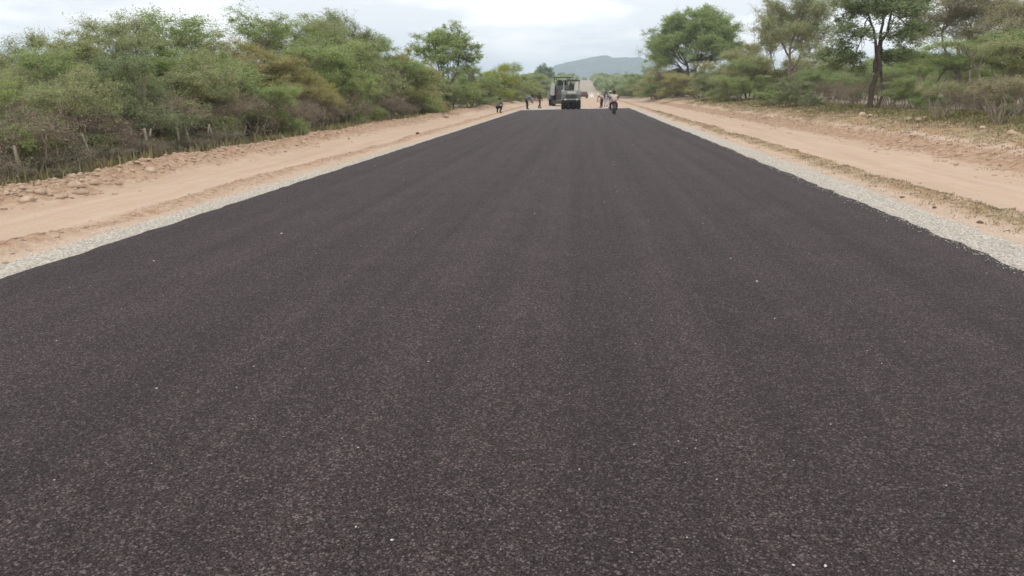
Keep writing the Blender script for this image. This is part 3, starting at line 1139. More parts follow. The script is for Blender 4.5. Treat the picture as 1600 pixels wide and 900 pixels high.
# px, X, top row, kind, leaf, width factor, label
left = [
    (64, -14.6, 86, 'bush1', 'leaf_green', 1.1, 'green bush filling the slope below the airy far left bush'),
    (132, -15.0, 46, 'bush0', 'leaf_grey', 1.15, 'dense grey green bush standing right under the loose thin top'),
    (222, -14.8, 42, 'bush2', 'leaf_green', 1.15, 'dense green bush packed between the ragged top and the broad fresh green tree'),
    (300, -15.4, 56, 'bush1', 'leaf_grey', 1.15, 'grey green bush forming the right shoulder of the first tall crown'),
    (436, -16.0, 32, 'bush1', 'leaf_green', 1.2, 'green crown making the left shoulder of the tallest tree'),
    (478, -15.8, 22, 'bush2', 'leaf_green', 1.3, 'dense green crown in the middle of the tallest dome'),
    (515, -16.4, 20, 'bush0', 'leaf_grey', 1.15, 'dense grey crown making the right half of the tallest dome'),
    (566, -15.6, 50, 'bush2', 'leaf_green', 1.1, 'green bush stepping down right of the tallest dome'),
    (-150, -14.5, 118, 'bush0', 'leaf_dark', 1.2, 'dark bush at the very left end of the thicket, cut by the picture edge'),
    (-30, -12.6, 132, 'bush1', 'leaf_green', 1.1, 'low green bush at the left picture edge in front of the tall airy trees'),
    (12, -14.8, 104, 'wispy0', 'leaf_grey', 1.1, 'airy feathery bush sloping down at the far left of the thicket'),
    (108, -16.2, 40, 'wispy1', 'leaf_grey', 1.2, 'airy thorn tree with loose thin top sticking up left of the first tall crown'),
    (180, -15.6, 22, 'wispy0', 'leaf_grey', 1.25, 'tall grey green thorn tree whose ragged top is the highest over the fence posts'),
    (262, -14.8, 30, 'bush1', 'leaf_green', 1.2, 'broad fresh green thorn tree right of the ragged grey green top'),
    (95, -12.6, 96, 'bush2', 'leaf_grey', 1.15, 'grey green bush hanging over the leftmost pale fence post'),
    (188, -12.9, 76, 'bush0', 'leaf_dark', 1.1, 'dusky green bush in front of the highest ragged tree'),
    (292, -12.8, 72, 'bush2', 'leaf_grey', 1.15, 'grey green bush over the four close set fence posts'),
    (335, -15.4, 66, 'bush0', 'leaf_green', 1.1, 'green bush in the dip of the skyline between the two tall crowns'),
    (385, -14.9, 52, 'bush2', 'leaf_olive', 1.2, 'olive and rust tinged thorn tree left of the highest crown'),
    (385, -12.5, 104, 'bush1', 'leaf_green', 1.05, 'layered green bush low in front of the rust tinged tree'),
    (450, -13.6, 78, 'bush0', 'leaf_olive', 1.1, 'yellowish brown bush in front of the highest crown'),
    (474, -16.3, 14, 'wispy1', 'leaf_grey', 1.45, 'tallest tree of the left thicket with feathery upright shoots against the sky'),
    (545, -15.9, 20, 'wispy0', 'leaf_dark', 1.1, 'dusky thin topped tree touching the right side of the tallest crown'),
    (497, -12.7, 106, 'bush2', 'leaf_lime', 0.8, 'small yellow green bush in front of bare twigs midway along the thicket'),
    (530, -12.9, 84, 'bush1', 'leaf_green', 1.0, 'arching green bush behind the fallen pale log'),
    (590, -14.6, 64, 'bush1', 'leaf_green', 1.2, 'rounded green bush at the right foot of the tallest crown'),
    (622, -13.2, 78, 'bush0', 'leaf_olive', 1.2, 'rounded olive bush with brown lower twigs right of the fallen log'),
    (655, -14.6, 88, 'bush2', 'leaf_grey', 1.2, 'grey green bush just left of the lone layered tree'),
    (662, -12.0, 126, 'shrub0', 'leaf_olive', 1.2, 'low brownish bush rounding off the thicket left of the lone layered tree'),
    (700, -12.8, 106, 'bush1', 'leaf_green', 1.3, 'broad bright green bush below the lone layered tree'),
    (735, -12.3, 99, 'bush0', 'leaf_green', 1.3, 'green bush on the right below the lone layered tree'),
    (772, -12.2, 97, 'bush2', 'leaf_lime', 1.3, 'bright yellow green tree right of the lone layered tree'),
    (757, -11.0, 128, 'shrub1', 'leaf_dark', 1.3, 'dark low shrub beside the crouching worker'),
    (805, -12.4, 103, 'bush1', 'leaf_green', 1.4, 'green bush behind the two walking workers on the left roadside'),
    (826, -13.5, 112, 'bush0', 'leaf_grey', 1.4, 'greyish green bush right of the yellow green tree'),
]
for (px, X, top, key, leaf, wd, lab) in left:
    tall = 'wispy' in key
    plant_px(key, px, X, top, lab, 'tree' if tall or 'tree' in lab.split(' with')[0] else 'bush', LG, leaf=leaf, wid=wd)
plant_px('round_tree', 698, -13.2, 33, 'lone layered tree with round crown standing clear above the left thicket', 'tree', leaf='leaf_green', wid=1.1, rot=0.2)
plant_px('round_tree', 848, -15.5, 98, 'dusky round tree on the left skyline beside the blue hill', 'tree', leaf='leaf_dark', wid=0.9, rot=1.5)
plant_px('round_tree', 876, -15.5, 114, 'small dusky tree on the skyline right behind the road machine', 'tree', leaf='leaf_dark', wid=0.9, rot=2.6)

# bare tangles along the foot of the thicket
deadl = [(-40, -11.9), (35, -11.7), (105, -12.1), (160, -12.0), (215, -12.3), (262, -12.0), (318, -12.2), (352, -11.9), (392, -12.0), (420, -11.8), (446, -12.1), (470, -11.8), (492, -12.0), (512, -11.7), (533, -12.0), (556, -11.8), (580, -12.0), (603, -11.7), (625, -11.9), (645, -11.8)]
for i, (px, X) in enumerate(deadl):
    Y = col_at(px, X, 0.8)
    plant('dead%d' % (i % 2), X, Y, 1.5 + 0.5 * ((i * 37) % 10) / 10, 'leafless brown tangle of twigs at the foot of the left thicket', 'dry bush', 'leafless tangles at the foot of the left thicket', wid=1.15)
for i, (px, X) in enumerate([(-25, -11.3), (18, -11.25), (60, -11.3), (98, -11.2), (128, -11.3), (160, -11.25), (192, -11.3), (220, -11.25), (252, -11.3), (290, -11.25), (318, -11.3), (345, -11.2), (375, -11.25)]):
    plant('dead%d' % (i % 2), X, col_at(px, X, 0.4), 0.62 + 0.07 * (i % 4), 'leafless brown tangle of twigs at the foot of the left thicket', 'dry bush', 'leafless tangles at the foot of the left thicket', leaf='leaf_weed', bark='bark_pale', wid=1.35)
# hidden rows behind
rg = random.Random(44)
for i in range(30):
    Y = 9 * (120 / 9) ** (i / 29)
    X, Y, h = -18.2 - rg.random() * 2.5, Y + rg.uniform(-1, 1), 3.1 + rg.random() * 0.7
    if proj((X, Y, 1.5))[0] < 150:
        h = min(h, z_at(X, Y, 122) - hz(X, Y))
    plant('bush%d' % (i % 3), X, Y, h, 'green bush deep inside the left thicket behind the front row', 'bush', 'bushes deep inside the left thicket', leaf=['leaf_grey', 'leaf_dark', 'leaf_green'][i % 3], wid=1.3)
for i in range(16):
    Y = 11 * (75 / 11) ** (i / 15)
    plant('shrub%d' % (i % 2), -12.9 - rg.random() * 0.8, Y + rg.uniform(-.5, .5), 1.5 + rg.random() * 0.5, 'low leafy shrub filling the foot of the left thicket', 'shrub', 'low shrubs filling the foot of the left thicket', leaf=['leaf_grey', 'leaf_dark', 'leaf_olive'][i % 3], wid=1.4)

RG = 'trees and bushes on the right bank'
right = [
    (1083, 16.5, 8, 'umbrella_tree', 'leaf_green', 1.08, 'big spreading round crowned tree at the left end of the right bank', 'tree'),
    (1232, 15.8, -48, 'open_tree0', 'leaf_grey', 0.95, 'tall open grey green tree between the big round tree and the straight dark trunk', 'tree'),
    (1362, 15.4, -70, 'tall_tree', 'leaf_dark', 1.2, 'tall tree with straight dark trunk, green foliage hanging low on its left', 'tree'),
    (1490, 23, -60, 'open_tree1', 'leaf_pale', 1.15, 'thin pale tree with bare limbs against the sky at the upper right', 'tree'),
    (1610, 21, -50, 'open_tree0', 'leaf_pale', 1.1, 'sparse pale tree cut by the right picture edge', 'tree'),
    (1548, 18.5, 50, 'flat_tree0', 'leaf_green', 1.1, 'flat topped grey green thorn tree at the right picture edge', 'tree'),
    (1455, 21.5, 78, 'flat_tree1', 'leaf_green', 1.0, 'flat topped green thorn tree right of the straight dark trunk', 'tree'),
    (1650, 17.5, 62, 'flat_tree1', 'leaf_grey', 1.1, 'olive flat topped thorn tree half outside the right picture edge', 'tree'),
    (1433, 16.3, 104, 'bush1', 'leaf_green', 1.15, 'rounded green bush between the straight dark trunk and the dark stemmed shrub', 'bush'),
    (1472, 13.8, 126, 'vase_bush', 'leaf_grey', 1.15, 'dark many stemmed shrub at the bank top below the flat topped trees', 'shrub'),
    (1568, 14.2, 118, 'vase_bush', 'leaf_pale', 1.2, 'bare vase shaped shrub with fanned stems near the right picture edge', 'shrub'),
    (1238, 13.9, 116, 'bush2', 'leaf_dark', 1.2, 'dense dark green bush at the bank top below the tall open tree', 'bush'),
    (1205, 14.2, 128, 'shrub0', 'leaf_green', 1.4, 'low fresh green shrub left of the dense dark bush', 'shrub'),
    (1172, 17.0, 60, 'bush0', 'leaf_olive', 1.0, 'olive brown bush rising right beside the big round tree', 'bush'),
    (1196, 18.5, 54, 'bush1', 'leaf_grey', 1.1, 'grey green bush behind the olive brown one beside the big round tree', 'bush'),
    (1150, 14.8, 96, 'bush1', 'leaf_green', 1.2, 'bright green bush below the right side of the big round tree', 'bush'),
    (1120, 15.0, 96, 'bush2', 'leaf_dark', 1.6, 'dusky bush under the trunk of the big round tree', 'shrub'),
    (1090, 14.8, 100, 'bush1', 'leaf_olive', 1.6, 'brownish bush below the middle of the big round tree', 'shrub'),
    (1060, 14.6, 102, 'bush0', 'leaf_dry', 1.5, 'dusty olive brown bush under the left side of the big round tree', 'shrub'),
    (1035, 15.0, 98, 'bush2', 'leaf_pale', 1.2, 'pale brownish bush at the left foot of the big round tree', 'bush'),
    (1015, 15.2, 106, 'bush1', 'leaf_green', 1.2, 'green bush poking out left of the big round tree', 'bush'),
    (990, 14.5, 112, 'bush0', 'leaf_green', 1.3, 'rounded green bush beyond the motorcycle rider', 'bush'),
    (1305, 24, 76, 'bush0', 'leaf_green', 1.3, 'grey bush set back left of the straight dark trunk', 'bush'),
    (1275, 30, 74, 'bush2', 'leaf_pale', 1.2, 'pale bush far back between the two tall right trees', 'bush'),
    (1405, 27, 78, 'bush1', 'leaf_green', 1.5, 'grey green bush far back right of the straight dark trunk', 'bush'),
    (1330, 15.6, 148, 'dead1', 'leaf_dry', 1.6, 'purplish brown leafless shrub left of the straight dark trunk', 'shrub'),
    (1520, 17.0, 150, 'dead0', 'leaf_dry', 1.4, 'low brown leafless shrub between the two many stemmed shrubs', 'shrub'),
    (1500, 15.5, 128, 'dead1', 'leaf_pale', 1.3, 'twiggy grey shrub behind the dark many stemmed shrub', 'shrub'),
    (1270, 14.6, 140, 'shrub1', 'leaf_dark', 1.2, 'small dark shrub right of the dense dark green bush', 'shrub'),
    (1600, 16.5, 96, 'bush0', 'leaf_pale', 1.0, 'dusty bush behind the vase shaped shrub', 'bush'),
    (1345, 28, 88, 'bush2', 'leaf_grey', 1.5, 'bush set far back right behind the straight dark trunk', 'bush'),
    (1500, 26, 84, 'bush0', 'leaf_grey', 1.5, 'dim green bush behind the flat topped trees above the many stemmed shrub', 'bush'),
    (1590, 25, 82, 'bush1', 'leaf_green', 1.5, 'green bush behind the flat topped trees above the vase shaped shrub', 'bush'),
    (975, 15.0, 123, 'bush1', 'leaf_grey', 1.4, 'small grey green bush left of the rounded one beyond the rider', 'bush'),
]
for (px, X, top, key, leaf, wd, lab, cat) in right:
    plant_px(key, px, X, top, lab, cat, RG, leaf=leaf, wid=wd, rot=0.3 if 'tree' in key else None)
for i in range(22):
    Y = 30 * (150 / 30) ** (i / 21)
    plant('bush%d' % (i % 3), 36 + rg.random() * 14 + Y * 0.12, Y + rg.uniform(-2, 2), 3.2 + rg.random() * 0.9, 'hazy green bush in the far row behind the right bank trees', 'bush', 'bushes in the far row behind the right bank', leaf=['leaf_grey', 'leaf_pale', 'leaf_green'][i % 3], wid=1.4)

for i, (px, X) in enumerate([(1300, 19), (1322, 22), (1344, 18), (1385, 19.5), (1405, 18), (1440, 22), (1500, 19), (1535, 21), (1575, 18.5), (1280, 17.5), (1265, 22), (1620, 19)]):
    Y = col_at(px, X, 1.2)
    plant('dead%d' % (i % 2), X, Y, 1.5 + 0.1 * (i % 5), 'dry brown shrub on the bare ground behind the right bank trees', 'dry bush', 'dry shrubs on the bare ground behind the right bank', leaf='leaf_weed', wid=1.6)

# further plants on both sides of the road ahead: counted bushes, each with its place in a shared row
for i in range(16):
    Y = 118 * (235 / 118) ** (i / 15)
    plant('bush%d' % (i % 3), -10.2 - rg.random() * 2.0, Y, 3.6 + rg.random() * 1.4, 'distant green bush lining the left of the sandy road ahead', 'bush', 'distant bushes left of the sandy road ahead', leaf=['leaf_green', 'leaf_grey', 'leaf_dark'][i % 3], wid=1.4)
    plant('bush%d' % ((i + 1) % 3), 11.5 + rg.random() * 3.0, Y + 8, 3.2 + rg.random() * 1.0, 'distant green bush lining the right of the sandy road ahead', 'bush', 'distant bushes right of the sandy road ahead', leaf=['leaf_green', 'leaf_olive', 'leaf_grey'][i % 3], wid=1.4)


# far bushland, one mass
def bushland():
    rg = np.random.default_rng(7)
    n = 2600
    y = 170 * (2300 / 170) ** rg.random(n)
    half = y * 0.75 + 40
    x = (rg.random(n) * 2 - 1) * half
    x = np.where(rg.random(n) < 0.35, np.sign(x) * (8 + rg.random(n) ** 2 * 40), x)
    keep = (np.abs(x) > 9.5 - 3.2 * sst(200, 400, y)) & ~((y < 240) & (np.abs(x) < 16)) & ((np.abs(x) > 60) | (y < 660) | (y > 700))
    keep |= (y > 640) & (y < 760)
    x, y = x[keep], y[keep]
    n = len(x)
    k = 46
    hgt = 2.6 + 2.6 * rg.random(n)
    r = 2.2 + 2.2 * rg.random(n)
    v = rg.normal(0, 1, (n, k, 3))
    v /= np.linalg.norm(v, axis=2, keepdims=True)
    rad = 0.6 + 0.4 * rg.random((n, k, 1))
    P = v * rad * np.stack([r, r, hgt * 0.55], -1)[:, None, :]
    P[..., 0] += x[:, None]
    P[..., 1] += y[:, None]
    P[..., 2] += (H(x, y) + hgt * 0.5)[:, None]
    P = P.reshape(-1, 3)
    m = len(P)
    size = np.repeat(0.8 + 0.45 * rg.random(n), k)[:, None] * (0.7 + 0.6 * rg.random((m, 1)))
    a = rg.normal(0, 1, (m, 3))
    a /= np.linalg.norm(a, axis=1, keepdims=True)
    b = np.cross(rg.normal(0, 1, (m, 3)), a)
    b /= np.linalg.norm(b, axis=1, keepdims=True)
    V = np.stack([P - a * size, P + b * size * 0.7, P + a * size, P - b * size * 0.7], 1).reshape(-1, 3)
    F = np.arange(len(V)).reshape(-1, 4)
    o = link('bushland', np_mesh('bushland', V, [F], [M['leaf_dark']], False, {'rnd': np.repeat(np.repeat(rg.random(n), k) * 0.7 + rg.random(m) * 0.3, 4)}))
    tag(o, label='far bushland covering the plain and the rise ahead', kind='stuff')


bushland()

# ------------------------------------------------------------------ fence posts, log, rocks
posts = [(26, 286, 243, 0.02, 'weathered pale fence post farthest left, half sunk in dry grass'),
         (145, 262, 222, -0.22, 'pale fence post leaning left under the grey green bush'),
         (176, 258, 221, 0.0, 'short thin grey fence post right of the leaning one'),
         (206, 253, 214, 0.05, 'slender grey fence post left of the forked pale one'),
         (234, 251, 212, -0.10, 'thick pale fence post with a forked top'),
         (280, 243, 204, -0.04, 'stout grey fence post standing upright between the forked post and the pair'),
         (298, 240, 206, -0.16, 'dim grey fence post leaning against the stout one'),
         (322, 237, 208, 0.14, 'thin pale fence post leaning right, first of the last three'),
         (335, 235, 204, -0.15, 'pale fence post leaning left, middle of the last three'),
         (354, 232, 203, -0.08, 'grey fence post, farthest along the roadside row')]
for i, (px, by, ty, ln, lab) in enumerate(posts):
    X = -11.36
    Y = col_at(px, X, 0.3)
    z1 = z_at(X, Y, ty)
    gz = hz(X, Y)
    h = z1 - gz + 0.2
    r = 0.043 if 'stout' in lab or 'thick' in lab else (0.022 if 'thin' in lab or 'slender' in lab else 0.032)
    mb = MB()
    g = random.Random(i)
    mb.tube([(0, 0, -0.3), (ln * h * 0.3 + g.uniform(-.01, .01), 0, h * 0.3), (ln * h * 0.65 + g.uniform(-.015, .015), 0.01, h * 0.65), (ln * h, 0, h)], [r * 1.1, r, r * 0.95, r * 0.8], 9)
    if 'forked' in lab and 'thick' in lab:
        mb.tube([(ln * h * 0.6, 0, h * 0.6), (ln * h * 0.6 + 0.1, 0, h * 0.8), (ln * h * 0.6 + 0.14, 0.02, h * 0.98)], [r * 0.7, r * 0.55, r * 0.45], 7)
    o = mb.build('fence_post', M['post'], smooth=True)
    o.location = (X, Y, gz)
    tag(o, lab, 'fence post', 'fence posts along the left thicket')

p = at(582, 205.5, 0.1)
p = Vector((-10.9, col_at(582, -10.9, 0.1), 0))
mb = MB()
mb.tube([(-0.9, 0.5, 0.22), (-0.4, 0.25, 0.15), (0.2, 0.0, 0.12), (0.75, -0.25, 0.10)], [0.04, 0.07, 0.085, 0.095], 9)
mb.tube([(-0.3, 0.2, 0.15), (-0.5, 0.3, 0.35), (-0.6, 0.3, 0.5)], [0.04, 0.03, 0.015], 6)
o = mb.build('fallen_log', M['post'], smooth=True)
o.location = (p.x, p.y, hz(p.x, p.y) + 0.05)
tag(o, 'fallen pale log lying at the edge of the left thicket', 'log')
Yb = col_at(545, -11.9, 0.9)
mb = MB()
zb = z_at(-11.9, Yb, 166)
mb.tube([(-0.35, 0, -0.9), (-0.25, 0, -0.45), (0.0, 0, -0.15), (0.55, -0.1, 0.06)], [0.05, 0.045, 0.05, 0.035], 8)
mb.tube([(-0.05, 0, -0.2), (-0.2, 0, 0.1), (-0.25, 0.1, 0.4)], [0.035, 0.025, 0.015], 6)
o = mb.build('broken_branch', M['post'], smooth=True)
o.location = (-11.75, Yb, zb)
tag(o, 'broken pale branch sticking out of the left thicket above the fallen log', 'branch')

rocks = [(40, 315, .10, 'rock_pale', 'pale flat rock near the left picture edge, lowest on the rubble ridge', 'L'),
         (115, 287, .12, 'rock_pale', 'sharp edged pale rock on the left rubble ridge below the leftmost fence posts', 'L'),
         (145, 286, .09, 'rock_pale', 'pale orange rock right beside the sharp edged one', 'L'),
         (132, 277, .09, 'rock_pale', 'pale rock on the crest of the rubble ridge by the leaning fence post', 'L'),
         (233, 266, .11, 'rock_pale', 'broad pale rock on the crest below the forked fence post', 'L'),
         (183, 284, .08, 'rock', 'sandy rock midway between the leaning and forked fence posts', 'L'),
         (123, 300, .10, 'rock', 'long low red sandy rock lying in front of the rubble ridge', 'L'),
         (62, 301, .10, 'rock', 'biggest red earth clod on the ridge near the left picture edge', 'L'),
         (697, 182, .16, 'rock_pale', 'pale stone at the thicket edge below the lone layered tree', 'L'),
         (653, 209.5, .075, 'rock_dark', 'small dark clod alone on the left sandy track', 'L'),
         (1345, 180, .16, 'rock_pale', 'biggest pale boulder on the right bank below the straight dark trunk', 'R'),
         (1358, 182, .12, 'rock_pale', 'pale rock leaning against the biggest boulder of the right bank', 'R'),
         (1418, 186, .12, 'rock_pale', 'flat pale slab on the right bank crest left of the many stemmed shrub', 'R'),
         (1434, 188, .12, 'rock_pale', 'small pale rock at the right end of the flat slab', 'R'),
         (1533, 200, .085, 'rock_pale', 'whitish stone on the right bank below the vase shaped shrub', 'R'),
         (1578, 209, .12, 'rock_pale', 'pale pointed stone on the right bank near the picture edge', 'R'),
         (1410, 309, .035, 'rock_dark', 'small dark clod between the right gravel and the grassy ridge', 'G'),
         (1460, 324, .03, 'rock_dark', 'dark pebble on the sandy strip right of the dark clod', 'G'),
         (1531, 347, .035, 'rock_dark', 'lone dark stone on the sandy strip nearest the right picture edge', 'G')]
for i, (px, py, r, mt, lab, side) in enumerate(rocks):
    if side == 'G' or 'sandy track' in lab:
        q = at(px, py, -0.08)
        X, Y = q.x, q.y
    else:
        best = None
        for X_ in (np.arange(-9.2, -10.9, -0.1) if side == 'L' else np.arange(10.6, 14, 0.1)):
            Y_ = col_at(px, X_, 0.2)
            e = abs(proj((X_, Y_, hz(X_, Y_) + r * 0.3))[1] - py)
            if best is None or e < best[0]:
                best = (e, X_, Y_)
        X, Y = best[1], best[2]
    V0, F0 = ICO2
    g = np.random.default_rng(300 + i)
    J = V0 * (1 + (vnoise(V0[:, 0:1] * 2.1 + i, V0[:, 1:2] * 2.1 + V0[:, 2:3] * 3.3, i) - 0.5) * 0.75 + (g.random((len(V0), 1)) - 0.5) * 0.12)
    J = J * np.array([1.25, 0.95, 0.72]) * r
    J[:, 2] = np.maximum(J[:, 2], -0.5 * r)
    o = link('rock', np_mesh('rock', J, [F0], [M[mt]], False))
    o.location = (X, Y, hz(X, Y) + r * 0.35)
    o.rotation_euler = (0, 0, i * 1.7)
    tag(o, lab, 'stone', 'larger stones along the roadsides')

# ------------------------------------------------------------------ people
SKIN_M = simple('brown_skin', (0.10, 0.058, 0.038), 0.6, 0.12, 0.3, bump=0.05)
CL = {}


def cloth(name, col):
    if name not in CL:
        CL[name] = simple(name + '_cloth', col, 0.9, 0.15, 0.1, scale=14, bump=0.2)
    return CL[name]


STAND = dict(pelvis=(0, 0, .94), spine=(0, -.01, 1.13), chest=(0, 0, 1.34), neck=(0, 0, 1.48), jaw=(0, .015, 1.555), head=(0, .015, 1.63), crown=(0, 0, 1.69),
             sL=(-.185, 0, 1.415), eL=(-.245, -.03, 1.14), wL=(-.255, .06, .90), sR=(.185, 0, 1.415), eR=(.245, -.03, 1.14), wR=(.255, .06, .90),
             hL=(-.095, 0, .90), kL=(-.10, .03, .49), aL=(-.10, -.03, .085), tL=(-.115, .14, .035), hR=(.095, 0, .90), kR=(.10, .03, .49), aR=(.10, -.03, .085), tR=(.115, .14, .035))
RAD = dict(pelvis=.15, spine=.125, chest=.155, neck=.052, jaw=.066, head=.092, crown=.062, sL=.062, eL=.044, wL=.028, hL=.10, kL=.064, aL=.042, tL=.036)
for k_ in list(RAD):
    if k_.endswith('L'):
        RAD[k_[:-1] + 'R'] = RAD[k_]
EDG = [('pelvis', 'spine'), ('spine', 'chest'), ('chest', 'neck'), ('neck', 'jaw'), ('jaw', 'head'), ('head', 'crown'), ('chest', 'sL'), ('sL', 'eL'), ('eL', 'wL'), ('chest', 'sR'), ('sR', 'eR'), ('eR', 'wR'),
       ('pelvis', 'hL'), ('hL', 'kL'), ('kL', 'aL'), ('aL', 'tL'), ('pelvis', 'hR'), ('hR', 'kR'), ('kR', 'aR'), ('aR', 'tR')]


def skin_mesh(name, J, Rr, edges, root, sub=1, mat=None, parent=None):
    names = list(J)
    me = bpy.data.meshes.new(name)
    me.from_pydata([tuple(J[n]) for n in names], [(names.index(a), names.index(b)) for a, b in edges], [])
    o = bpy.data.objects.new(name, me)
    COL.objects.link(o)
    md = o.modifiers.new('skin', 'SKIN')
    md.use_smooth_shade = True
    if not me.skin_vertices:
        me.skin_vertices.new()
    sv = me.skin_vertices[0].data
    for i, n in enumerate(names):
        sv[i].radius = (Rr[n], Rr[n])
        sv[i].use_root = n == root
    sb = o.modifiers.new('sub', 'SUBSURF')
    sb.levels = sb.render_levels = sub
    bpy.context.view_layer.update()
    dg = bpy.context.evaluated_depsgraph_get()
    m2 = bpy.data.meshes.new_from_object(o.evaluated_get(dg))
    bpy.data.objects.remove(o)
    m2.materials.clear()
    m2.materials.append(mat)
    for p_ in m2.polygons:
        p_.use_smooth = True
    return link(name, m2, parent)


def person(loc, rz, label, pose, shirt, trousers, hat=None, vest=None, group=None, scale=1.0, sleeves=0.6):
    J = {k: Vector(v) for k, v in STAND.items()}
    for k, v in pose.items():
        J[k] = Vector(v)
    root = empty('person', loc, rz)
    root.scale = (scale,) * 3
    tag(root, label, 'person', group)
    Jb, Rb, E = dict(J), dict(RAD), list(EDG)
    for s in 'LR':
        sg = -1 if s == 'L' else 1
        fd = (J['w' + s] - J['e' + s]).normalized()
        side = fd.cross(Vector((0, 1, 0)))
        side = side.normalized() if side.length > .1 else Vector((1, 0, 0))
        palm = J['w' + s] + fd * 0.06
        Jb['p' + s] = palm
        Rb['p' + s] = .034
        E.append(('w' + s, 'p' + s))
        fwd = Vector((0, 1, 0)) - fd * fd.y
        fwd = fwd.normalized() if fwd.length > .1 else Vector((0, 0, 1))
        for f, (off, ln) in enumerate([(-.030, .075), (-.010, .085), (.010, .08), (.030, .062)]):
            a = palm + fd * 0.035 + fwd * off
            b = a + fd * ln * 0.55 + side * (-sg) * 0.008
            c = b + fd * ln * 0.4 + side * (-sg) * 0.02
            for nme, q, r in ((f'f{f}a' + s, a, .010), (f'f{f}b' + s, b, .0085), (f'f{f}c' + s, c, .0075)):
                Jb[nme] = q
                Rb[nme] = r
            E += [('p' + s, f'f{f}a' + s), (f'f{f}a' + s, f'f{f}b' + s), (f'f{f}b' + s, f'f{f}c' + s)]
        a = palm + fwd * 0.045
        Jb['ta' + s] = a
        Rb['ta' + s] = .012
        Jb['tb' + s] = a + fwd * 0.02 + fd * 0.035
        Rb['tb' + s] = .009
        E += [('p' + s, 'ta' + s), ('ta' + s, 'tb' + s)]
    up = (J['crown'] - J['neck']).normalized()
    face = Vector((0, 1, 0)) - up * up.y
    face = face.normalized() if face.length > .2 else Vector((0, 0, -1))
    lat = face.cross(up)
    Jb['nose'] = J['head'] + face * 0.105 - up * 0.02
    Rb['nose'] = .014
    E.append(('head', 'nose'))
    for s, sg in (('L', -1), ('R', 1)):
        Jb['ear' + s] = J['head'] + lat * 0.1 * sg - up * 0.01
        Rb['ear' + s] = .018
        E.append(('head', 'ear' + s))
    skin_mesh('body', Jb, Rb, E, 'pelvis', 1, SKIN_M, root)
    # clothing
    tn = ['pelvis', 'hL', 'kL', 'aL', 'hR', 'kR', 'aR', 'waist']
    Jt = {k: (J[k] if k in J else J['pelvis'].lerp(J['spine'], 0.35)) for k in tn}
    Jt['aL'], Jt['aR'] = J['kL'].lerp(J['aL'], .93), J['kR'].lerp(J['aR'], .93)
    Rt = dict(pelvis=.172, hL=.12, hR=.12, kL=.088, kR=.088, aL=.068, aR=.068, waist=.15)
    skin_mesh('trousers', Jt, Rt, [('pelvis', 'hL'), ('hL', 'kL'), ('kL', 'aL'), ('pelvis', 'hR'), ('hR', 'kR'), ('kR', 'aR'), ('pelvis', 'waist')], 'pelvis', 1, trousers, root)
    Js = {'hem': J['pelvis'].lerp(J['spine'], -.1), 'spine': J['spine'], 'chest': J['chest'], 'collar': J['chest'].lerp(J['neck'], .75), 'sL': J['sL'], 'sR': J['sR'], 'cL': J['sL'].lerp(J['eL'], sleeves), 'cR': J['sR'].lerp(J['eR'], sleeves)}
    Rs = dict(hem=.178, spine=.15, chest=.178, collar=.075, sL=.085, sR=.085, cL=.068, cR=.068)
    Es = [('hem', 'spine'), ('spine', 'chest'), ('chest', 'collar'), ('chest', 'sL'), ('sL', 'cL'), ('chest', 'sR'), ('sR', 'cR')]
    if sleeves > 1:
        for s in 'LR':
            Js['c' + s] = J['e' + s]
            Js['d' + s] = J['e' + s].lerp(J['w' + s], .9)
            Rs['d' + s] = .048
            Es.append(('c' + s, 'd' + s))
    skin_mesh('shirt', Js, Rs, Es, 'chest', 1, shirt, root)
    if vest:
        Jv = {'hem': Js['hem'].lerp(J['spine'], .2), 'spine': J['spine'], 'chest': J['chest'], 'collar': J['chest'].lerp(J['neck'], .5)}
        skin_mesh('vest', Jv, dict(hem=.192, spine=.166, chest=.196, collar=.12), [('hem', 'spine'), ('spine', 'chest'), ('chest', 'collar')], 'spine', 1, vest, root)
    hc = J['head']
    ax = up
    if hat:
        mb = MB()
        mb.lathe(hc + ax * 0.035, ax, [(0.0, 0.0), (0.0, .20), (.012, .205), (.02, .13), (.075, .118), (.105, .085), (.112, 0.0)], 18)
        mb.build('hat', hat, root, smooth=True)
    else:
        mb = MB()
        mb.lathe(hc + ax * 0.0 - face * 0.015, ax, [(-.03, .088), (.02, .106), (.06, .096), (.092, .055), (.10, 0.0)], 16)
        mb.build('hair', cloth('black_hair', (0.02, 0.017, 0.015)), root, smooth=True)
    mb = MB()
    for sg in (-1, 1):
        mb.lathe(hc + face * 0.082 + lat * 0.032 * sg + up * 0.004, face, [(0, .013), (.008, .010), (.012, 0.0)], 8)
    mb.build('eyes', cloth('eye_white', (0.5, 0.48, 0.45)), root)
    mb = MB()
    for s in 'LR':
        a, t_ = J['a' + s], J['t' + s]
        d = (t_ - a)
        d.z = 0
        d = d.normalized() if d.length > .02 else Vector((0, 1, 0))
        mb2 = MB()
        mb2.tube([a + Vector((0, 0, .05)), a + Vector((0, 0, -.02)) - d * .02, Vector((a.x, a.y, t_.z)) + d * .06 + Vector((0, 0, .012)), t_ + d * .05], [.052, .058, .05, .036], 10)
        mb2.build('shoe', cloth('dark_shoe', (0.035, 0.03, 0.028)), root, smooth=True)
    return root


def tweak(**k):
    return k


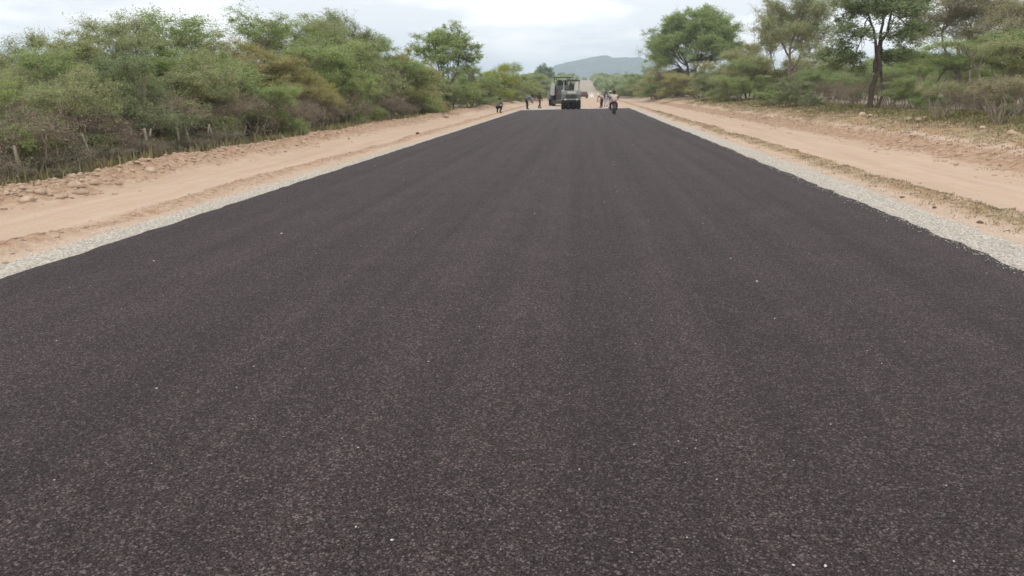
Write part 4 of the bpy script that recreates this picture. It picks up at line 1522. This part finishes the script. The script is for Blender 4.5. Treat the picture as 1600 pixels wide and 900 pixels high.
BEND = dict(pelvis=(0, -.12, .90), spine=(0, .02, 1.06), chest=(0, .24, 1.18), neck=(0, .37, 1.22), jaw=(0, .44, 1.235), head=(0, .50, 1.27), crown=(0, .55, 1.30),
            sL=(-.18, .27, 1.16), eL=(-.22, .33, .90), wL=(-.16, .46, .70), sR=(.18, .27, 1.16), eR=(.22, .33, .90), wR=(.16, .46, .70),
            hL=(-.095, -.11, .86), kL=(-.11, .0, .48), hR=(.095, -.11, .86), kR=(.11, .0, .48))
CROUCH = dict(pelvis=(0, -.22, .42), spine=(0, -.13, .60), chest=(0, .02, .80), neck=(0, .10, .93), jaw=(0, .14, .995), head=(0, .16, 1.065), crown=(0, .16, 1.12),
              sL=(-.18, .03, .86), eL=(-.22, .18, .62), wL=(-.12, .36, .50), sR=(.18, .03, .86), eR=(.22, .18, .62), wR=(.12, .36, .50),
              hL=(-.10, -.20, .40), kL=(-.17, .20, .50), aL=(-.14, -.04, .085), tL=(-.16, .13, .035), hR=(.10, -.20, .40), kR=(.17, .20, .50), aR=(.14, -.04, .085), tR=(.16, .13, .035))
WALK = dict(kL=(-.10, .12, .50), aL=(-.10, .16, .085), tL=(-.11, .33, .045), kR=(.10, -.02, .49), aR=(.10, -.22, .12), tR=(.11, -.07, .035), eL=(-.24, -.08, 1.15), wL=(-.25, -.10, .90), wR=(.25, .16, .93), eR=(.24, .02, 1.14))
RIDE = dict(pelvis=(0, 0, .86), spine=(0, .04, 1.05), chest=(0, .10, 1.26), neck=(0, .14, 1.40), jaw=(0, .16, 1.475), head=(0, .17, 1.55), crown=(0, .16, 1.61),
            sL=(-.19, .11, 1.33), eL=(-.30, .26, 1.12), wL=(-.34, .50, 1.06), sR=(.19, .11, 1.33), eR=(.30, .26, 1.12), wR=(.34, .50, 1.06),
            hL=(-.10, .02, .84), kL=(-.24, .38, .70), aL=(-.22, .20, .33), tL=(-.24, .36, .29), hR=(.10, .02, .84), kR=(.24, .38, .70), aR=(.22, .20, .33), tR=(.24, .36, .29))


def foot(px, py):
    q = at(px, py, 0.0)
    on = EDGE_L < q.x < EDGE_R and q.y < 70 + (q.x - EDGE_L)
    return (q.x, q.y, 0.005 if on else hz(q.x, q.y))


WG = 'road workers beside the new asphalt'
navy, grey, black = cloth('navy', (0.035, 0.04, 0.10)), cloth('light_grey', (0.42, 0.40, 0.44)), cloth('black', (0.025, 0.023, 0.025))
cream, pinkw, green = cloth('cream', (0.62, 0.57, 0.42)), cloth('pinkish_white', (0.60, 0.46, 0.43)), cloth('pale_green', (0.40, 0.44, 0.33))
brown, bluegrey, lav = cloth('dark_brown', (0.07, 0.045, 0.035)), cloth('blue_grey', (0.17, 0.20, 0.25)), cloth('lavender', (0.38, 0.38, 0.52))
person(foot(779.5, 175.5), -0.4, 'person crouching on the left roadside, dark trousers and grey green top', CROUCH, cloth('grey_green', (0.12, 0.125, 0.10)), black, group=WG)
person(foot(824, 170), -1.2, 'person in blue grey top and dark trousers stooping at the left asphalt corner', BEND, bluegrey, black, group=WG, sleeves=1.5)
person(foot(843, 168.5), -0.9, 'person in dark brown clothes standing between stooping worker and road machine', WALK, brown, brown, group=WG, scale=0.92, sleeves=1.5)
person(foot(939.5, 167.5), 2.3, 'worker in pinkish shirt and cream hat bending left of the one in navy', BEND, pinkw, brown, hat=cream, group=WG)
person(foot(946.5, 166.2), 0.2, 'worker in navy jacket with pale vest and light grey trousers', WALK, navy, grey, vest=lav, group=WG, sleeves=1.5, scale=0.95)
person(foot(953, 168.5), 0.3, 'worker in pale green shirt and cream hat half hidden behind the rider', STAND, green, grey, hat=cream, group=WG, scale=0.98)

# ------------------------------------------------------------------ motorcycle and rider
RUB = simple('black_rubber', (0.022, 0.020, 0.020), 0.85, 0.25, 0.3, bump=0.3)
STEEL = simple('grey_steel', (0.30, 0.30, 0.30), 0.45, 0.15, 0.5, metallic=0.6)
DARK = simple('dark_machine_paint', (0.045, 0.045, 0.045), 0.5, 0.25, 0.5)
GREYP = simple('dusty_grey_green_paint', (0.17, 0.19, 0.17), 0.6, 0.2, 0.4)
PALEP = simple('dusty_white_paint', (0.40, 0.41, 0.39), 0.6, 0.12, 0.4)
CREAMP = simple('cream_paint', (0.58, 0.57, 0.44), 0.6, 0.1, 0.4)
REDP = simple('dark_red_paint', (0.13, 0.035, 0.04), 0.35, 0.15, 0.5)
GLASS = simple('dark_glass', (0.06, 0.065, 0.075), 0.12, 0.1, 0.7, bump=0.0)
LAMPW = simple('clear_lamp_glass', (0.72, 0.72, 0.70), 0.2, 0.05, 0.6, bump=0.0)
LAMPR = simple('red_lamp_glass', (0.45, 0.02, 0.02), 0.25, 0.1, 0.6, bump=0.0)


def wheel(parent, c, r, wd, rim=0.6, rimmat=None):
    mb = MB()
    h = wd / 2
    mb.lathe(c, (1, 0, 0), [(-h * .7, r * rim), (-h, r * .8), (-h * .85, r * .96), (-h * .4, r), (h * .4, r), (h * .85, r * .96), (h, r * .8), (h * .7, r * rim)], 26)
    ty = mb.build('wheel', RUB, parent, smooth=True)
    mb = MB()
    mb.lathe(c, (1, 0, 0), [(-h * .55, 0), (-h * .55, r * .2), (-h * .35, r * .5), (-h * .72, r * rim), (h * .72, r * rim), (h * .35, r * .5), (h * .55, r * .2), (h * .55, 0)], 22)
    mb.build('rim', rimmat or STEEL, ty, smooth=True)


q = foot(959, 178)
mc = empty('motorcycle', q, 0.06)
tag(mc, 'dark motorcycle with a rider on it at the right side of the asphalt', 'motorcycle')
wheel(mc, (0, -0.62, 0.31), 0.31, 0.11, 0.76)
wheel(mc, (0, 0.68, 0.31), 0.31, 0.09, 0.76)
mb = MB().tube([(0, -.05, .35), (0, .2, .45), (0, .5, .85)], [.05, .05, .04], 8)
mb.tube([(-.07, -.6, .32), (-.08, -.2, .42), (-.07, .15, .38)], .025, 6).tube([(.07, -.6, .32), (.08, -.2, .42), (.07, .15, .38)], .025, 6)
mb.tube([(-.08, -.55, .35), (-.11, -.45, .7)], .028, 6).tube([(.08, -.55, .35), (.11, -.45, .7)], .028, 6)
mb.tube([(-.28, .18, .28), (.28, .18, .28)], .016, 6)
mb.build('frame', DARK, mc, smooth=True)
MB().lathe((0, .12, .42), (1, 0, 0), [(-.14, .06), (-.14, .13), (-.05, .17), (.05, .17), (.14, .13), (.14, .06)], 14).build('engine', STEEL, mc, smooth=True)
MB().prism([(-.05, .68), (-.02, .84), (.15, .92), (.38, .90), (.44, .74), (.3, .64)], -.12, .12).build('fuel_tank', REDP, mc, bevel=.03, smooth=True)
MB().prism([(-.72, .74), (-.72, .80), (-.3, .80), (.0, .78), (.02, .70), (-.4, .69)], -.12, .12).build('seat', DARK, mc, bevel=.02)
MB().tube([(-.07, .68, .31), (-.08, .5, .88)], .022, 6).tube([(.07, .68, .31), (.08, .5, .88)], .022, 6).build('fork', STEEL, mc)
MB().tube([(-.37, .48, 1.06), (-.2, .52, 1.0), (0, .54, .96), (.2, .52, 1.0), (.37, .48, 1.06)], .015, 6).build('handlebar', DARK, mc)
MB().prism([(-.92, .42), (-.90, .50), (-.72, .66), (-.5, .68), (-.5, .64), (-.72, .60)], -.07, .07).build('mudguard', DARK, mc)
MB().box((0, -.80, .70), (.14, .05, .07)).build('tail_light', LAMPR, mc, bevel=.01)
MB().lathe((0, .60, .92), (0, 1, 0), [(-.06, .04), (0, .08), (.05, .08), (.06, 0)], 14).build('headlight', LAMPW, mc, smooth=True)
for sg in (-1, 1):
    MB().tube([(sg * .30, .50, 1.04), (sg * .36, .46, 1.22)], .008, 5).lathe((sg * .38, .45, 1.25), (0, 1, 0), [(-.012, 0), (-.012, .06), (.012, .06), (.012, 0)], 12).build('mirror', DARK, mc)
person((q[0], q[1], q[2]), 0.06, 'rider in pinkish white shirt and dark trousers seated on the motorcycle', RIDE, pinkw, black, hat=None, group=None, sleeves=0.7, scale=1.03)


# ------------------------------------------------------------------ road machines
def roller(loc, rz):
    t = empty('road_roller', loc, rz)
    tag(t, 'grey green rubber tyred road roller seen from behind at the end of the asphalt', 'road roller')
    for x in (-.74, -.25, .25, .74):
        wheel(t, (x, 0, .47), .47, .40, .55, DARK)
    for x in (-.5, 0, .5):
        wheel(t, (x, 3.1, .47), .47, .40, .55, DARK)
    MB().box((0, 1.5, .80), (1.5, 4.0, .28)).build('chassis', DARK, t, bevel=.03)
    MB().prism([(-.75, .98), (-.78, 1.45), (-.62, 1.72), (.7, 1.76), (.75, .98)], -.93, .93).build('engine_hood', GREYP, t, bevel=.05)
    for sg in (-1, 1):
        MB().box((sg * .80, -.10, 1.74), (.26, 1.0, .22)).build('fender_box', PALEP, t, bevel=.04)
        MB().box((sg * .55, -.80, .93), (.17, .06, .13)).build('lamp', LAMPW, t, bevel=.015)
        MB().box((sg * .78, -.80, .92), (.13, .05, .09)).build('tail_light', LAMPR, t, bevel=.01)
    MB().box((.05, -.74, 1.58), (.84, .07, .20)).build('cream_panel', CREAMP, t, bevel=.015)
    g = MB()
    for k in range(7):
        g.box((0, -.785, 1.10 + k * .045), (1.1, .03, .018))
    g.build('radiator_grille', DARK, t)
    MB().box((0, -.74, .93), (1.95, .10, .07)).build('bumper', PALEP, t, bevel=.01)
    for x in (-.52, .52):
        MB().box((x, .1, .80), (.06, .6, .5)).build('scraper_bracket', DARK, t)
    for x in (-.72, .78):
        for y in (.35, 1.75):
            MB().tube([(x, y, 1.70), (x, y, 2.62)], .045, 8).build('roof_post', PALEP if y < 1 else DARK, t)
    MB().box((.03, 1.05, 2.67), (1.66, 1.75, .10)).build('roof', DARK, t, bevel=.03)
    for x in (-.3, .1, .45):
        MB().box((x, .20, 2.75), (.17, .12, .12)).build('work_light', DARK, t, bevel=.02)
    MB().box((.05, 1.0, 1.86), (.5, .5, .14)).box((.05, .78, 2.12), (.5, .12, .48)).build('seat', DARK, t, bevel=.04)
    MB().lathe((.05, 1.55, 2.08), (0, -.4, .9), [(-.01, .17), (.015, .19), (.04, .17)], 16).tube([(.05, 1.75, 1.75), (.05, 1.55, 2.08)], .03, 6).build('steering_wheel', DARK, t)
    MB().prism([(1.9, .95), (1.9, 1.6), (3.5, 1.5), (3.7, 1.2), (3.7, .95)], -.8, .8).build('front_body', GREYP, t, bevel=.05)
    return t


roller(foot(892, 170), 0.03)


def machine(loc, rz):
    t = empty('asphalt_paver', loc, rz)
    tag(t, 'dark road machine with pale rounded side and thin flat roof, left of the roller', 'road machine')
    for sg in (-1, 1):
        wheel(t, (sg * .90, .55, .55), .55, .45, .5, DARK)
        wheel(t, (sg * .90, 2.9, .45), .45, .40, .5, DARK)
        MB().prism([(-.35, 1.05), (-.38, 1.9), (-.25, 2.25), (.05, 2.42), (1.2, 2.42), (1.5, 2.0), (1.5, 1.05)], sg * 1.0 - .12, sg * 1.0 + .12).build('side_cowl', PALEP if sg < 0 else GREYP, t, bevel=.08)
        for y in (-.2, 1.6):
            MB().tube([(sg * .72, y, 1.9), (sg * .72, y, 2.86)], .035, 8).build('roof_post', DARK, t)
        MB().box((sg * .6, -.44, 1.2), (.16, .06, .12)).build('tail_light', LAMPR, t, bevel=.01)
    MB().box((0, 1.3, .85), (1.4, 3.8, .45)).build('chassis', DARK, t, bevel=.03)
    MB().prism([(-.38, .8), (-.40, 1.75), (-.2, 2.05), (1.4, 2.05), (1.5, .8)], -.76, .76).build('engine_housing', DARK, t, bevel=.04)
    MB().box((0, -.55, .42), (2.15, .5, .36)).build('screed', DARK, t, bevel=.03)
    g = MB()
    for k in range(9):
        g.box((0, -.415, 1.0 + k * .07), (1.1, .03, .028))
    g.build('radiator_grille', GREYP, t)
    MB().box((0, .7, 2.90), (2.05, 2.4, .07)).build('roof', DARK, t, bevel=.02)
    MB().box((-.3, .6, 2.15), (.5, .5, .14)).box((-.3, .38, 2.42), (.5, .12, .45)).build('seat', DARK, t, bevel=.04)
    MB().box((.2, 1.1, 2.3), (.7, .25, .45)).build('control_console', DARK, t, bevel=.03)
    MB().prism([(2.0, .7), (2.0, 1.2), (2.4, 1.55), (4.2, 1.55), (4.2, .6)], -1.15, 1.15).build('hopper', GREYP, t, bevel=.03)
    return t


q = at(879.0, 165.2)
machine((q.x, q.y, hz(q.x, q.y)), 0.16).scale = (1.1, 1.1, 1.1)


def car(loc, rz):
    t = empty('parked_car', loc, rz)
    tag(t, 'small dark red car far down the sandy road right of the roller', 'car')
    MB().prism([(-2.0, .32), (-2.05, .85), (-1.9, .98), (1.1, .95), (1.95, .75), (2.0, .35)], -.83, .83).build('body', REDP, t, bevel=.06, smooth=False)
    MB().prism([(-1.85, .95), (-1.55, 1.42), (.1, 1.46), (.95, .93)], -.70, .70).build('cabin', REDP, t, bevel=.05)
    MB().box((0, -1.73, 1.20), (1.15, .03, .34), rot=Matrix.Rotation(-.55, 3, 'X')).build('rear_window', GLASS, t)
    for sg in (-1, 1):
        wheel(t, (sg * .74, -1.25, .31), .31, .2, .6)
        wheel(t, (sg * .74, 1.25, .31), .31, .2, .6)
        MB().box((sg * .66, -2.04, .78), (.22, .06, .16)).build('tail_light', LAMPR, t, bevel=.02)
        MB().box((sg * .72, -.6, 1.18), (.02, 1.5, .28)).build('side_window', GLASS, t)
    MB().box((0, -2.06, .48), (1.5, .1, .2)).build('bumper', DARK, t, bevel=.03)
    return t


q = at(911.5, 153.2)
car((q.x, q.y, hz(q.x, q.y)), 0.1)
q = at(924, 151.5)
br = empty('road_barrier', (q.x, q.y, hz(q.x, q.y)), 0.1)
tag(br, 'small white barrier standing far down the sandy road', 'barrier')
MB().prism([(-.25, 0), (-.22, .2), (-.08, .45), (-.07, .9), (.07, .9), (.08, .45), (.22, .2), (.25, 0)], -.5, .5).build('block', simple('white_paint', (.8, .8, .78), .6, .05), br, bevel=.02)
MB().box((0, 0, .97), (.9, .1, .12)).build('top_rail', simple('white_paint_rail', (.75, .74, .72), .6, .05), br, bevel=.02)

# ------------------------------------------------------------------ haze
hm, t = newmat('haze_air')
pv = nd(t, 'ShaderNodeVolumePrincipled')
pv.inputs['Color'].default_value = (0.69, 0.84, 1.0, 1)
pv.inputs['Density'].default_value = 0.00036
pv.inputs['Anisotropy'].default_value = 0.2
o = nd(t, 'ShaderNodeOutputMaterial')
t.links.new(pv.outputs[0], o.inputs['Volume'])
mb = MB().box((0, 2300, 70), (9000, 6200, 190))
hb = mb.build('haze', hm)
tag(hb, label='thin bluish haze over the whole landscape', kind='stuff')
